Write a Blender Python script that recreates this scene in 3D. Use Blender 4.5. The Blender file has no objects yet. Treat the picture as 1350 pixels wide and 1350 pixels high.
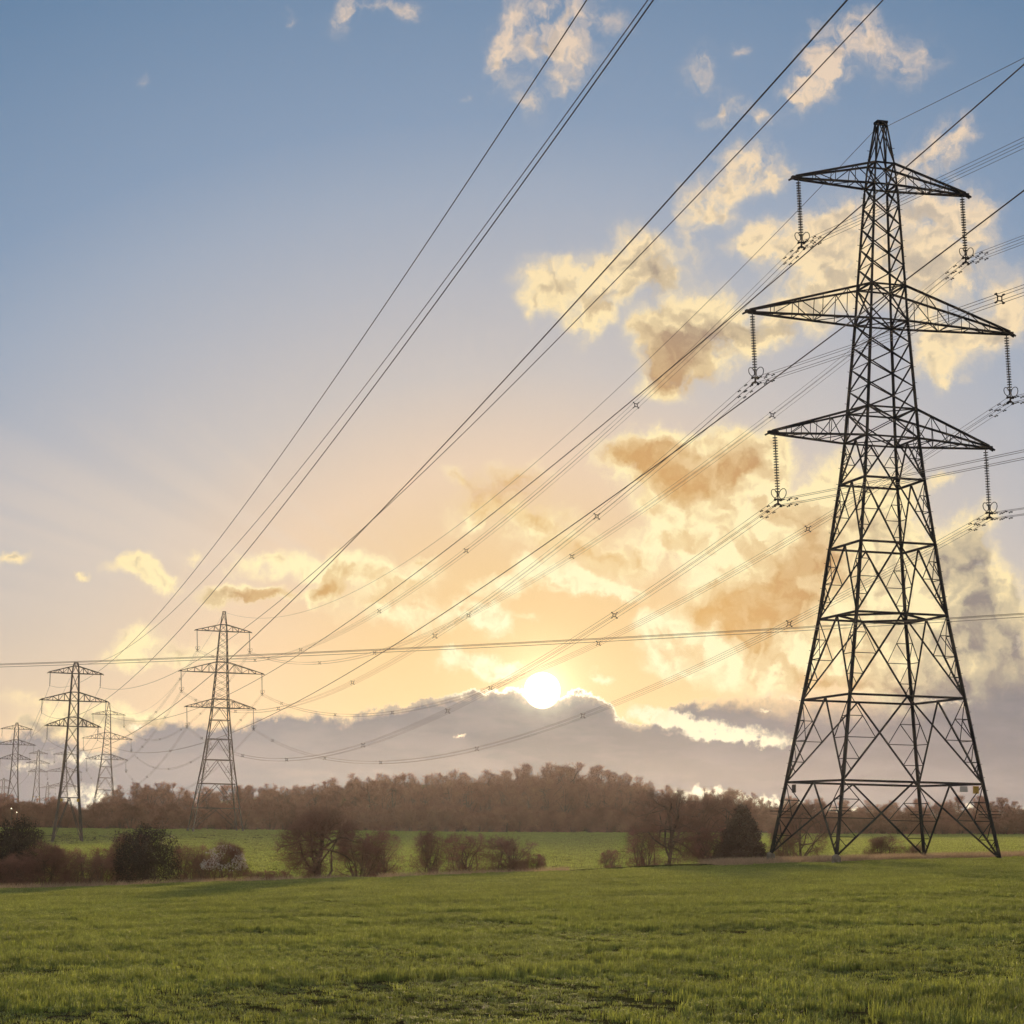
import bpy, math, random
from mathutils import Vector, Matrix, noise
R = math.radians
scn = bpy.context.scene
col = scn.collection

# ------------------------------------------------------------------ camera
PITCH, ROLL, LENS = 0.1449420, 0.0224946, 36.0 * 2871.31 / 1350.0
CAMH = 1.75                       # eye height; world z = 0 is the ground under the camera
cam_d = bpy.data.cameras.new('camera'); cam = bpy.data.objects.new('camera', cam_d); col.objects.link(cam)
scn.camera = cam
cam_d.sensor_width = 36; cam_d.lens = LENS; cam_d.clip_start = 0.3; cam_d.clip_end = 6000
X0 = Vector((1, 0, 0)); U0 = Vector((0, -math.sin(PITCH), math.cos(PITCH))); F0 = Vector((0, math.cos(PITCH), math.sin(PITCH)))
RX = X0 * math.cos(ROLL) + U0 * math.sin(ROLL); UP = U0 * math.cos(ROLL) - X0 * math.sin(ROLL)
cam.matrix_world = Matrix(((RX.x, UP.x, -F0.x, 0), (RX.y, UP.y, -F0.y, 0), (RX.z, UP.z, -F0.z, CAMH), (0, 0, 0, 1)))

# ------------------------------------------------------------------ sun, exposure
SUN_AZ, SUN_EL = 0.90, 3.64       # degrees, azimuth from +Y towards +X
sd = bpy.data.lights.new('sun', 'SUN'); sun = bpy.data.objects.new('sun', sd); col.objects.link(sun)
sd.energy = 4.0; sd.angle = R(1.6); sd.color = (1.0, 0.74, 0.46)
sdir = Vector((math.sin(R(SUN_AZ)) * math.cos(R(SUN_EL)), math.cos(R(SUN_AZ)) * math.cos(R(SUN_EL)), math.sin(R(SUN_EL))))
sun.rotation_euler = sdir.to_track_quat('Z', 'Y').to_euler()
sun.location = (0, 0, 60)
vs = scn.view_settings
vs.view_transform = 'Standard'; vs.look = 'None'; vs.exposure = 0.0; vs.gamma = 1.0; vs.use_curve_mapping = False
scn.cycles.use_denoising = True
scn.cycles.max_bounces = 6; scn.cycles.diffuse_bounces = 3; scn.cycles.glossy_bounces = 2; scn.cycles.transmission_bounces = 3
scn.cycles.volume_bounces = 0; scn.cycles.transparent_max_bounces = 8

def s2l(r, g, b):
    f = lambda c: (c / 255) / 12.92 if c / 255 <= 0.04045 else ((c / 255 + 0.055) / 1.055) ** 2.4
    return (f(r), f(g), f(b), 1.0)

# ------------------------------------------------------------------ world: Nishita sky, aerosol glow, clouds by direction
SHAPE = [
    (-4.98, 20.89, 1.13, 0.83, 60.0, 0.59), (-3.96, 21.22, 1.88, 0.53, 0.0, 0.53), (-3.02, 21.11, 0.94, 0.53, 0.0, 0.41),
    (-0.36, 20.77, 0.83, 1.88, -15.0, 0.59), (-0.59, 19.91, 0.94, 1.5, 0.0, 0.47), (0.84, 21.17, 2.26, 1.13, 0.0, 0.59),
    (0.65, 20.41, 1.88, 1.13, 20.0, 0.59), (1.49, 20.04, 1.32, 1.13, 0.0, 0.53), (0.26, 19.06, 0.94, 1.13, 0.0, 0.47),
    (2.3, 21.0, 1.5, 1.32, 0.0, 0.39), (1.19, 19.46, 0.75, 0.94, 0.0, 0.45), (-1.39, 19.02, 0.45, 0.3, 0.0, 0.33),
    (-6.53, 20.86, 0.45, 0.38, 0.0, 0.33), (-10.26, 18.98, 0.38, 0.38, 0.0, 0.33), (7.99, 19.43, 1.88, 1.13, 40.0, 0.65),
    (8.5, 19.99, 1.32, 1.13, 30.0, 0.65), (7.69, 19.06, 1.13, 0.68, 0.0, 0.53), (9.41, 20.53, 1.69, 0.94, 0.0, 0.71),
    (9.11, 20.91, 1.5, 0.68, 0.0, 0.41), (10.32, 19.83, 1.69, 1.13, 0.0, 0.5), (10.83, 20.29, 1.13, 0.94, 0.0, 0.41),
    (7.89, 20.38, 0.94, 1.32, -20.0, 0.47), (4.91, 19.95, 1.05, 0.83, 45.0, 0.47), (5.83, 20.42, 0.45, 0.45, 0.0, 0.41),
    (5.54, 18.7, 1.05, 0.83, 45.0, 0.59), (6.46, 18.5, 1.13, 0.6, 0.0, 0.41), (5.02, 19.38, 0.94, 0.68, 0.0, 0.33),
    (5.45, 16.77, 1.58, 1.13, 15.0, 0.85), (6.27, 17.44, 1.5, 0.94, 0.0, 0.85), (5.05, 16.29, 1.32, 0.68, -20.0, 0.7),
    (6.68, 16.95, 0.94, 0.75, 0.0, 0.6), (7.29, 17.33, 0.45, 0.3, 0.0, 0.4), (4.75, 15.8, 0.94, 1.13, 0.0, 0.5),
    (4.96, 15.01, 1.05, 0.94, 0.0, 0.38), (3.02, 15.2, 1.5, 1.43, 0.0, 0.95), (2.01, 14.5, 2.26, 1.05, 5.0, 0.9),
    (0.68, 14.28, 1.43, 1.2, 0.0, 0.95), (3.64, 14.62, 1.5, 1.43, 0.0, 0.9), (1.82, 13.41, 1.13, 1.13, 0.0, 0.6),
    (2.33, 13.72, 1.5, 0.94, 0.0, 0.7), (0.38, 13.78, 0.94, 0.68, 0.0, 0.5), (6.48, 15.5, 1.32, 1.05, 0.0, 0.85),
    (7.09, 15.0, 1.69, 1.13, 0.0, 0.8), (8.3, 15.38, 2.26, 1.43, 10.0, 0.9), (8.9, 16.14, 1.88, 1.13, 0.0, 0.8),
    (7.7, 15.97, 0.75, 0.56, 0.0, 0.4), (8.3, 14.31, 2.26, 1.5, 0.0, 0.9), (9.5, 14.77, 1.88, 1.88, 0.0, 0.8),
    (11.21, 17.62, 1.58, 1.2, 45.0, 0.85), (10.51, 17.16, 0.94, 0.94, 0.0, 0.5), (11.81, 17.88, 0.83, 0.75, 40.0, 0.5),
    (11.1, 16.19, 2.07, 1.5, 0.0, 0.9), (12.29, 15.95, 1.13, 1.32, 0.0, 0.7), (11.0, 15.03, 1.69, 1.88, 0.0, 0.9),
    (11.98, 14.91, 1.88, 1.69, 0.0, 0.75), (10.79, 13.97, 1.32, 1.69, 0.0, 0.75), (13.14, 13.62, 1.32, 1.58, 0.0, 0.9),
    (12.55, 13.15, 1.13, 1.5, 0.0, 0.6), (11.38, 12.69, 1.88, 1.32, 0.0, 0.85), (11.18, 12.02, 1.13, 0.68, 0.0, 0.5),
    (4.47, 13.44, 1.69, 1.05, 20.0, 0.9), (3.66, 13.04, 1.05, 0.75, 0.0, 0.8), (5.38, 13.64, 1.5, 1.32, 0.0, 0.8),
    (4.08, 12.45, 2.07, 1.32, 0.0, 0.85), (5.09, 12.65, 2.07, 1.5, 0.0, 0.85), (3.88, 11.65, 1.69, 0.75, 0.0, 0.5),
    (6.9, 13.24, 1.5, 1.2, 0.0, 0.7), (7.7, 13.43, 1.32, 1.13, 0.0, 0.7), (6.1, 12.85, 1.13, 0.94, 0.0, 0.5),
    (3.3, 9.86, 1.88, 1.13, 0.0, 0.95), (4.51, 10.07, 1.5, 0.83, 0.0, 0.8), (4.52, 9.27, 2.82, 1.58, 0.0, 1.0),
    (5.92, 9.88, 1.88, 1.43, 0.0, 0.95), (6.72, 9.69, 1.32, 1.43, 0.0, 0.9), (3.92, 8.57, 1.5, 0.68, 0.0, 0.6),
    (5.52, 9.08, 1.88, 1.32, 0.0, 0.8), (5.73, 8.09, 2.63, 1.43, 0.0, 0.9), (7.32, 8.3, 2.63, 1.5, 0.0, 0.9),
    (4.54, 7.58, 2.26, 1.32, 0.0, 0.75), (8.51, 9.09, 1.5, 1.88, 0.0, 0.6), (9.69, 8.7, 2.26, 2.26, 0.0, 0.85),
    (8.31, 7.51, 3.01, 1.5, 0.0, 0.95), (9.88, 7.12, 2.26, 2.26, 0.0, 0.85), (6.54, 6.51, 2.26, 1.5, 0.0, 1.0),
    (7.72, 6.52, 2.26, 1.69, 0.0, 1.0), (5.55, 5.91, 1.88, 1.5, 0.0, 0.9), (6.54, 5.33, 3.01, 1.5, 0.0, 0.95),
    (8.51, 5.35, 3.01, 1.88, 0.0, 0.9), (4.96, 4.91, 2.26, 1.32, 0.0, 0.75), (3.97, 5.09, 1.32, 0.94, 0.0, 0.7),
    (3.66, 5.48, 0.94, 0.75, 0.0, 0.6), (4.17, 4.5, 1.5, 0.68, 0.0, 0.6), (6.94, 4.34, 3.38, 1.32, 0.0, 0.85),
    (10.07, 5.36, 2.26, 1.88, 0.0, 0.85), (9.87, 4.18, 3.01, 1.5, 0.0, 0.8), (11.35, 9.08, 0.83, 0.38, 0.0, 0.6),
    (12.41, 8.09, 1.05, 0.83, 0.0, 0.7), (11.92, 7.61, 1.32, 1.05, 0.0, 0.85), (11.05, 7.12, 1.5, 1.13, 0.0, 0.8),
    (11.82, 6.54, 2.07, 1.5, 0.0, 0.9), (12.77, 5.95, 1.69, 1.69, 0.0, 0.9), (11.62, 5.17, 2.26, 1.88, 0.0, 0.9),
    (12.85, 4.59, 1.88, 1.69, 0.0, 0.9), (11.03, 4.0, 2.26, 1.5, 0.0, 0.85), (12.94, 3.43, 1.88, 1.5, 0.0, 0.8),
    (-1.33, 9.17, 1.13, 0.56, -20.0, 0.42), (0.08, 9.2, 2.07, 0.83, 10.0, 0.45), (-0.71, 8.39, 2.26, 0.75, 0.0, 0.42),
    (0.51, 8.02, 1.88, 1.13, 0.0, 0.45), (-1.1, 7.98, 1.5, 0.53, 0.0, 0.36), (1.32, 7.63, 1.88, 1.13, 0.0, 0.45),
    (2.34, 7.05, 1.5, 1.5, 0.0, 0.42), (3.34, 7.07, 1.88, 1.32, 0.0, 0.45), (-0.26, 6.4, 1.32, 0.53, 10.0, 0.75),
    (0.53, 6.92, 1.13, 0.53, 0.0, 0.8), (1.45, 6.54, 1.69, 0.53, -5.0, 0.85), (2.55, 6.32, 1.5, 0.34, -10.0, 0.8),
    (3.15, 6.27, 0.56, 0.23, 0.0, 0.6), (-0.44, 5.56, 1.13, 0.75, 0.0, 0.85), (-1.04, 5.69, 0.75, 0.53, 0.0, 0.5),
    (0.56, 5.72, 0.75, 0.23, 0.0, 0.4), (-0.71, 4.4, 1.2, 0.53, -5.0, 0.9), (-0.11, 4.16, 0.83, 0.38, -15.0, 0.95),
    (-1.61, 4.28, 0.68, 0.45, 0.0, 0.55), (-1.61, 4.54, 0.75, 0.3, 0.0, 0.4), (2.39, 4.07, 0.53, 0.26, -20.0, 0.5),
    (2.69, 3.98, 0.38, 0.3, 0.0, 0.5), (9.1, 7.52, 1.88, 1.5, 0.0, 0.8), (6.93, 7.51, 2.26, 1.32, 0.0, 0.7),
    (5.74, 6.7, 1.5, 1.13, 0.0, 0.6), (-9.91, 6.59, 1.2, 0.6, 0.0, 1.0), (-9.31, 6.28, 1.05, 0.6, -15.0, 0.94),
    (-13.0, 6.66, 0.83, 0.38, -10.0, 0.88), (-11.22, 6.45, 0.38, 0.23, 0.0, 0.62), (-8.44, 6.74, 0.75, 0.45, 0.0, 0.5),
    (-6.86, 6.71, 1.5, 0.75, 0.0, 0.56), (-5.77, 6.74, 1.32, 0.83, 0.0, 0.62), (-4.68, 6.78, 1.5, 0.83, 0.0, 0.62),
    (-3.67, 6.61, 1.5, 0.94, 0.0, 0.56), (-7.23, 5.96, 1.5, 0.45, 0.0, 0.94), (-6.34, 5.89, 1.13, 0.34, 0.0, 0.88),
    (-4.76, 6.18, 1.05, 0.75, 20.0, 0.88), (-5.15, 5.97, 0.75, 0.38, 0.0, 0.75), (-2.47, 6.55, 1.69, 1.13, 0.0, 0.53),
    (-2.28, 7.05, 0.68, 0.23, 0.0, 0.62), (-3.44, 5.72, 2.26, 0.94, 0.0, 0.5), (-2.23, 5.36, 2.26, 0.75, 0.0, 0.5),
    (-9.52, 4.54, 1.13, 0.75, 20.0, 0.75), (-9.89, 4.13, 1.32, 0.6, 0.0, 0.75), (-8.53, 4.18, 1.5, 0.6, 0.0, 0.62),
    (-10.11, 4.71, 0.56, 0.38, 0.0, 0.5), (-7.57, 4.61, 1.13, 0.75, 0.0, 0.44), (-12.14, 2.98, 1.88, 0.68, 0.0, 0.4),
    (-10.97, 2.54, 2.26, 0.94, 0.0, 0.6), (-11.91, 2.31, 1.5, 0.56, 0.0, 0.6), (-9.53, 2.68, 1.69, 0.68, 0.0, 0.7),
]
THICK = [
    (3.43, 14.81, 1.26, 1.26, 0.0, 0.55), (3.85, 14.13, 1.26, 1.08, 0.0, 0.6), (2.42, 14.02, 0.72, 0.5, 0.0, 0.3),
    (4.48, 12.65, 1.98, 1.26, 0.0, 0.9), (4.29, 11.86, 1.98, 0.9, 0.0, 0.9), (5.49, 12.85, 1.62, 1.26, 0.0, 0.7),
    (3.67, 12.25, 1.26, 1.08, 0.0, 0.8), (7.1, 13.04, 1.26, 1.08, 0.0, 0.45), (8.1, 14.02, 1.44, 0.79, 0.0, 0.35),
    (10.5, 15.14, 0.9, 2.16, 0.0, 0.4), (10.89, 14.16, 0.79, 1.44, 0.0, 0.45), (12.28, 15.09, 1.08, 1.08, 0.0, 0.4),
    (13.04, 12.94, 1.08, 0.72, 0.0, 0.35), (11.1, 16.28, 1.08, 0.9, 0.0, 0.3), (11.48, 12.79, 1.08, 0.43, 0.0, 0.35),
    (3.71, 9.66, 1.98, 1.15, 0.0, 0.85), (4.62, 9.18, 2.34, 1.26, 0.0, 0.95), (5.72, 9.58, 1.62, 1.01, 0.0, 0.8),
    (2.9, 10.05, 0.9, 0.65, 0.0, 0.6), (6.52, 10.08, 0.72, 0.65, 0.0, 0.3), (7.92, 8.11, 1.44, 0.79, 0.0, 0.6),
    (7.72, 7.12, 1.98, 1.01, 20.0, 0.9), (6.74, 6.32, 1.98, 1.37, 0.0, 1.0), (5.75, 5.71, 1.62, 1.08, 0.0, 0.8),
    (6.35, 5.13, 2.16, 1.08, 0.0, 0.8), (8.31, 6.72, 1.08, 1.08, 0.0, 0.7), (7.33, 5.73, 1.44, 0.9, 0.0, 0.7),
    (0.09, 9.0, 2.16, 1.08, 0.0, 0.7), (-0.71, 8.59, 2.16, 1.08, 0.0, 0.6), (0.92, 7.83, 2.16, 1.26, 0.0, 0.7),
    (2.94, 7.06, 2.16, 1.44, 0.0, 0.65), (1.73, 7.34, 1.44, 0.72, 0.0, 0.6), (4.55, 6.09, 1.44, 1.26, 0.0, 0.5),
    (12.02, 7.51, 1.15, 0.94, 0.0, 1.0), (11.63, 6.93, 1.44, 1.08, 0.0, 0.9), (12.39, 5.95, 1.62, 1.26, 0.0, 0.6),
    (12.76, 5.17, 1.98, 1.08, 0.0, 0.8), (11.42, 4.97, 1.8, 1.01, 0.0, 0.7), (12.94, 4.01, 2.16, 1.62, 0.0, 1.0),
    (11.03, 3.8, 2.52, 1.01, 0.0, 0.9), (9.69, 6.34, 1.08, 0.72, 0.0, 0.4), (9.49, 4.96, 1.26, 0.79, 0.0, 0.5),
    (8.32, 3.97, 3.6, 0.79, 0.0, 0.9), (4.57, 4.7, 1.44, 0.9, 0.0, 0.35), (9.88, 7.91, 0.9, 0.72, 0.0, 0.3),
    (-7.23, 5.92, 1.62, 0.47, 0.0, 1.0), (-6.33, 5.85, 1.22, 0.36, 0.0, 1.0), (-4.76, 6.14, 1.08, 0.72, 20.0, 0.95),
    (-4.07, 6.5, 1.26, 0.65, 0.0, 0.4), (-2.66, 6.34, 1.8, 1.08, 0.0, 0.55), (-3.44, 5.72, 2.16, 0.79, 0.0, 0.4),
    (-2.28, 7.05, 0.65, 0.25, 0.0, 0.8), (-8.54, 4.34, 1.26, 0.29, 0.0, 0.5), (-10.58, 2.45, 1.8, 0.65, 0.0, 0.7),
    (-9.23, 2.49, 1.44, 0.43, 0.0, 0.8), (-11.91, 2.27, 1.44, 0.5, 0.0, 0.8), (0.64, 20.69, 1.08, 1.44, 0.0, 0.35),
    (10.12, 19.65, 1.44, 0.72, 0.0, 0.4), (-0.52, 8.99, 7.2, 2.16, 0.0, 0.25),
]
GLARE = [
    (5.08, 2.84, 4.18, 0.34, -6.0, 0.75), (3.99, 3.07, 1.71, 0.38, -15.0, 0.7), (6.37, 2.47, 2.28, 0.3, -8.0, 0.7),
    (5.38, 2.51, 2.66, 0.27, -3.0, 0.6), (7.34, 3.56, 2.28, 0.23, 0.0, 0.35), (4.02, 0.81, 3.04, 0.27, 3.0, 0.9),
    (5.79, 0.95, 2.28, 0.38, -5.0, 1.0), (6.77, 0.71, 2.28, 0.46, -8.0, 0.95), (7.74, 0.54, 2.66, 0.46, 0.0, 0.9),
    (10.06, 0.53, 4.56, 0.38, 0.0, 0.7), (12.53, 0.7, 2.28, 0.3, 0.0, 0.6), (-9.65, 2.38, 0.53, 0.19, 0.0, 0.6),
    (-1.24, 2.37, 0.3, 0.15, 0.0, 0.7), (-10.92, 1.57, 2.66, 0.61, 0.0, 0.35), (-10.68, 0.57, 1.9, 0.84, 0.0, 0.5),
    (-12.43, 1.33, 1.14, 0.46, 0.0, 0.3), (11.22, 3.51, 1.9, 0.19, 0.0, 0.4), (6.75, 3.22, 0.76, 0.11, 0.0, 0.5),
]
BANK = [(-18.55, 2.09), (-15.81, 1.71), (-13.04, 2.12), (-12.29, 2.3), (-11.52, 2.17), (-10.55, 1.87), (-9.61, 2.34), (-8.46, 2.65), (-7.29, 2.55), (-6.42, 2.83), (-5.34, 2.98), (-4.34, 2.81), (-3.85, 2.98), (-2.97, 3.16), (-2.18, 3.34), (-1.39, 3.51), (-0.59, 3.63), (0.2, 3.67), (0.7, 3.56), (1.4, 3.5), (2.0, 3.63), (2.5, 3.48), (2.9, 3.09), (3.4, 2.88), (3.89, 3.01), (4.58, 3.42), (5.57, 3.57), (6.95, 3.71), (8.51, 3.87), (10.07, 3.99), (11.61, 4.29), (13.33, 4.6), (16.13, 4.41), (19.72, 3.29)]

class NT:
    def __init__(s, tree): s.t = tree
    def n(s, typ, **kw):
        nd = s.t.nodes.new(typ)
        for k, v in kw.items(): setattr(nd, k, v)
        return nd
    def put(s, sock, v):
        if isinstance(v, bpy.types.NodeSocket): s.t.links.new(v, sock)
        else: sock.default_value = v
    def math(s, op, a, b=None, c=None, clamp=False):
        nd = s.n('ShaderNodeMath', operation=op, use_clamp=clamp)
        for i, v in enumerate((a, b, c)):
            if v is not None: s.put(nd.inputs[i], v)
        return nd.outputs[0]
    def vmath(s, op, a, b=None):
        nd = s.n('ShaderNodeVectorMath', operation=op)
        s.put(nd.inputs[0], a)
        if b is not None:
            if op == 'SCALE': s.put(nd.inputs['Scale'], b)
            else: s.put(nd.inputs[1], b)
        return nd.outputs[0]
    def smooth(s, v, lo, hi, a=0.0, b=1.0):
        nd = s.n('ShaderNodeMapRange', interpolation_type='SMOOTHSTEP')
        s.put(nd.inputs['Value'], v)
        for k, q in (('From Min', lo), ('From Max', hi), ('To Min', a), ('To Max', b)): s.put(nd.inputs[k], q)
        return nd.outputs[0]
    def lin(s, v, lo, hi, a=0.0, b=1.0):
        nd = s.n('ShaderNodeMapRange')
        s.put(nd.inputs['Value'], v)
        for k, q in (('From Min', lo), ('From Max', hi), ('To Min', a), ('To Max', b)): s.put(nd.inputs[k], q)
        return nd.outputs[0]
    def mix(s, f, a, b, mode='MIX'):
        nd = s.n('ShaderNodeMix', data_type='RGBA', blend_type=mode)
        s.put(nd.inputs[0], f); s.put(nd.inputs[6], a); s.put(nd.inputs[7], b)
        return nd.outputs[2]
    def ramp(s, v, stops, interp='EASE'):
        nd = s.n('ShaderNodeValToRGB'); nd.color_ramp.interpolation = interp
        els = nd.color_ramp.elements
        while len(els) < len(stops): els.new(0.5)
        for e, (p, c) in zip(els, stops): e.position = p; e.color = c
        s.put(nd.inputs[0], v)
        return nd.outputs[0]
    def noise(s, vec, scale, detail=2, rough=0.5, dim='2D', out=0, dist=0.0):
        nd = s.n('ShaderNodeTexNoise', noise_dimensions=dim)
        s.put(nd.inputs['Vector'], vec); nd.inputs['Scale'].default_value = scale
        nd.inputs['Detail'].default_value = detail; nd.inputs['Roughness'].default_value = rough; nd.inputs['Distortion'].default_value = dist
        return nd.outputs[out]
    def puffs(s, vec, scale, detail=3, rough=0.5):
        nd = s.n('ShaderNodeTexVoronoi', voronoi_dimensions='2D', feature='SMOOTH_F1')
        s.put(nd.inputs['Vector'], vec); nd.inputs['Scale'].default_value = scale; nd.inputs['Detail'].default_value = detail
        nd.inputs['Roughness'].default_value = rough; nd.inputs['Lacunarity'].default_value = 2.3; nd.inputs['Smoothness'].default_value = 0.6; nd.normalize = True
        return s.math('SUBTRACT', 1.0, nd.outputs[0])
    def blobs(s, vec, L):
        acc = 0.0
        for az, el, rx, ry, rot, amp in L:
            m = s.n('ShaderNodeMapping', vector_type='TEXTURE')
            s.put(m.inputs[0], vec); m.inputs[1].default_value = (az, el, 0); m.inputs[2].default_value = (0, 0, R(rot)); m.inputs[3].default_value = (rx, ry, 1)
            g = s.n('ShaderNodeTexGradient', gradient_type='QUADRATIC_SPHERE'); s.put(g.inputs[0], m.outputs[0])
            acc = s.math('MULTIPLY_ADD', g.outputs['Fac'], amp * 1.0, acc)
        return acc

w = bpy.data.worlds.new('World'); scn.world = w; w.use_nodes = True
w.cycles.sampling_method = 'MANUAL'; w.cycles.sample_map_resolution = 512
nt = w.node_tree; nt.nodes.clear(); N = NT(nt)
tc = N.n('ShaderNodeTexCoord')
d = N.vmath('NORMALIZE', tc.outputs['Generated'])
sx = N.n('ShaderNodeSeparateXYZ'); N.put(sx.inputs[0], d)
az = N.math('MULTIPLY', N.math('ARCTAN2', sx.outputs[0], sx.outputs[1]), 57.29578)
el = N.math('MULTIPLY', N.math('ARCSINE', sx.outputs[2]), 57.29578)
cb = N.n('ShaderNodeCombineXYZ'); N.put(cb.inputs[0], az); N.put(cb.inputs[1], el)
P = cb.outputs[0]
# angle from the sun, squashed sideways, and the true one
dz = N.math('SUBTRACT', az, SUN_AZ); de = N.math('SUBTRACT', el, SUN_EL)
ang = N.math('SQRT', N.math('ADD', N.math('POWER', N.math('MULTIPLY', dz, 0.7), 2), N.math('POWER', de, 2)))
angt = N.math('SQRT', N.math('ADD', N.math('POWER', dz, 2), N.math('POWER', de, 2)))
sky = N.n('ShaderNodeTexSky', sky_type='NISHITA'); sky.sun_disc = False
sky.sun_elevation = R(SUN_EL); sky.sun_rotation = R(SUN_AZ); sky.air_density = 1.0; sky.dust_density = 1.5; sky.ozone_density = 1.5
clear = N.ramp(N.lin(ang, 0, 40), [(0.0, s2l(216, 182, 130)), (3 / 40, s2l(214, 184, 136)), (6 / 40, s2l(218, 196, 176)), (8.4 / 40, s2l(190, 187, 188)),
    (11 / 40, s2l(170, 177, 190)), (13 / 40, s2l(153, 168, 189)), (15 / 40, s2l(130, 154, 183)), (20 / 40, s2l(100, 132, 166)), (1.0, s2l(104, 128, 162))], 'LINEAR')
clear = N.mix(N.smooth(angt, 35, 95), clear, s2l(202, 199, 198))
hz = N.math('POWER', 2.718, N.math('MULTIPLY', N.math('POWER', N.math('DIVIDE', el, 5.2), 2), -1))
side = N.smooth(N.math('ABSOLUTE', dz), 12, 60, 1.0, 0.25)
clear = N.mix(N.math('MULTIPLY', hz, N.math('MULTIPLY', side, 0.85)), clear, s2l(224, 198, 160))
nish = N.vmath('SCALE', sky.outputs[0], 0.10)
clear = N.mix(0.06, clear, nish)
# faint radiating sunbeams painted into the sky colour, low, away from the clouds
rad = N.math('ARCTAN2', N.math('SUBTRACT', el, 3.6), N.math('SUBTRACT', az, 0.9))
cbr = N.n('ShaderNodeCombineXYZ'); N.put(cbr.inputs[0], N.math('MULTIPLY', rad, 9.0)); N.put(cbr.inputs[1], N.math('MULTIPLY', ang, 0.05))
str_ = N.noise(cbr.outputs[0], 1.0, 3, 0.5)
strm = N.math('MULTIPLY', N.smooth(az, -1.0, -7.0), N.math('MULTIPLY', N.smooth(el, 4.5, 7.0), N.smooth(el, 11.5, 7.5)))
clear = N.mix(N.math('MULTIPLY', N.smooth(str_, 0.40, 0.68, 0.0, 0.36), strm), clear, s2l(226, 208, 190))
# clouds
nwa = N.n('ShaderNodeTexNoise', noise_dimensions='2D'); N.put(nwa.inputs['Vector'], P); nwa.inputs['Scale'].default_value = 0.55; nwa.inputs['Detail'].default_value = 2
nwb = N.n('ShaderNodeTexNoise', noise_dimensions='2D'); N.put(nwb.inputs['Vector'], P); nwb.inputs['Scale'].default_value = 2.2; nwb.inputs['Detail'].default_value = 4; nwb.inputs['Roughness'].default_value = 0.6
half = (0.5, 0.5, 0.5)
PW = N.vmath('ADD', P, N.vmath('SCALE', N.vmath('SUBTRACT', nwa.outputs['Color'], half), 0.9))
PW = N.vmath('ADD', PW, N.vmath('SCALE', N.vmath('SUBTRACT', nwb.outputs['Color'], half), 0.5))
f1 = N.noise(PW, 1.5, 7, 0.56)
toward = N.vmath('SCALE', N.vmath('NORMALIZE', N.vmath('SUBTRACT', (SUN_AZ, SUN_EL - 3.0, 0), P)), 0.22)
fa = N.noise(PW, 1.3, 2.5, 0.5); f2 = N.noise(N.vmath('ADD', PW, toward), 1.3, 2.5, 0.5)
D = N.blobs(PW, SHAPE)
pf = N.puffs(PW, 1.15, 2, 0.5); pfr = N.puffs(PW, 0.95, 0.6, 0.5); pf2 = N.puffs(N.vmath('ADD', PW, toward), 0.95, 0.6, 0.5)
D2 = N.math('MULTIPLY', D, N.math('ADD', N.math('MULTIPLY_ADD', N.math('SUBTRACT', f1, 0.5), N.smooth(el, 14.0, 18.5, 2.0, 4.2), N.smooth(el, 14.0, 18.5, 1.15, 1.0)), N.math('MULTIPLY', N.math('SUBTRACT', pf, 0.62), 1.9)))
alpha = N.smooth(D2, 0.05, N.smooth(el, 11, 17, 0.66, 1.0))
veil = N.math('MULTIPLY', N.smooth(D, 0.0, 0.55), N.smooth(f1, 0.32, 0.72, 0.0, 0.60))
alpha = N.math('MAXIMUM', alpha, veil)
T = N.blobs(PW, THICK)
relief = N.math('ADD', N.math('MULTIPLY', N.math('SUBTRACT', f2, fa), 1.8), N.math('MULTIPLY', N.math('SUBTRACT', pf2, pfr), 1.3))
shade = N.math('ADD', N.math('MULTIPLY', T, N.math('MULTIPLY_ADD', N.math('SUBTRACT', fa, 0.5), 2.2, 1.25)), N.math('MULTIPLY', relief, N.smooth(D2, 0.15, 0.6)))
shade = N.math('ADD', shade, N.smooth(D2, 0.30, 1.4, 0.0, 0.34))
shade = N.math('ADD', shade, N.math('MULTIPLY', N.math('SUBTRACT', f1, 0.5), -0.5))
shade = N.lin(shade, 0.08, 1.30)
bright = N.ramp(N.lin(ang, 0, 22), [(0, s2l(255, 246, 208)), (5 / 22, s2l(255, 240, 190)), (9 / 22, s2l(255, 232, 178)), (13 / 22, s2l(248, 222, 180)), (17 / 22, s2l(232, 208, 184)), (1, s2l(215, 200, 190))], 'LINEAR')
dark = N.ramp(N.lin(angt, 0, 22), [(0, s2l(234, 190, 122)), (5 / 22, s2l(214, 164, 96)), (8 / 22, s2l(198, 152, 98)), (11 / 22, s2l(158, 140, 124)), (15 / 22, s2l(152, 146, 144)), (1, s2l(160, 158, 160))], 'LINEAR')
lowr = N.math('MULTIPLY', N.smooth(az, 8.5, 11.5), N.smooth(el, 10, 8))
dark = N.mix(N.math('MULTIPLY', lowr, 0.75), dark, s2l(128, 122, 124))
mid = N.mix(0.52, bright, dark)
cloud = N.mix(N.smooth(shade, 0.0, 0.5), bright, mid)
cloud = N.mix(N.smooth(shade, 0.42, 1.0), cloud, N.mix(N.smooth(f1, 0.35, 0.65, 0.0, 0.4), dark, mid))
skyc = N.mix(N.math('MULTIPLY', alpha, 0.95), clear, cloud)
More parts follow.
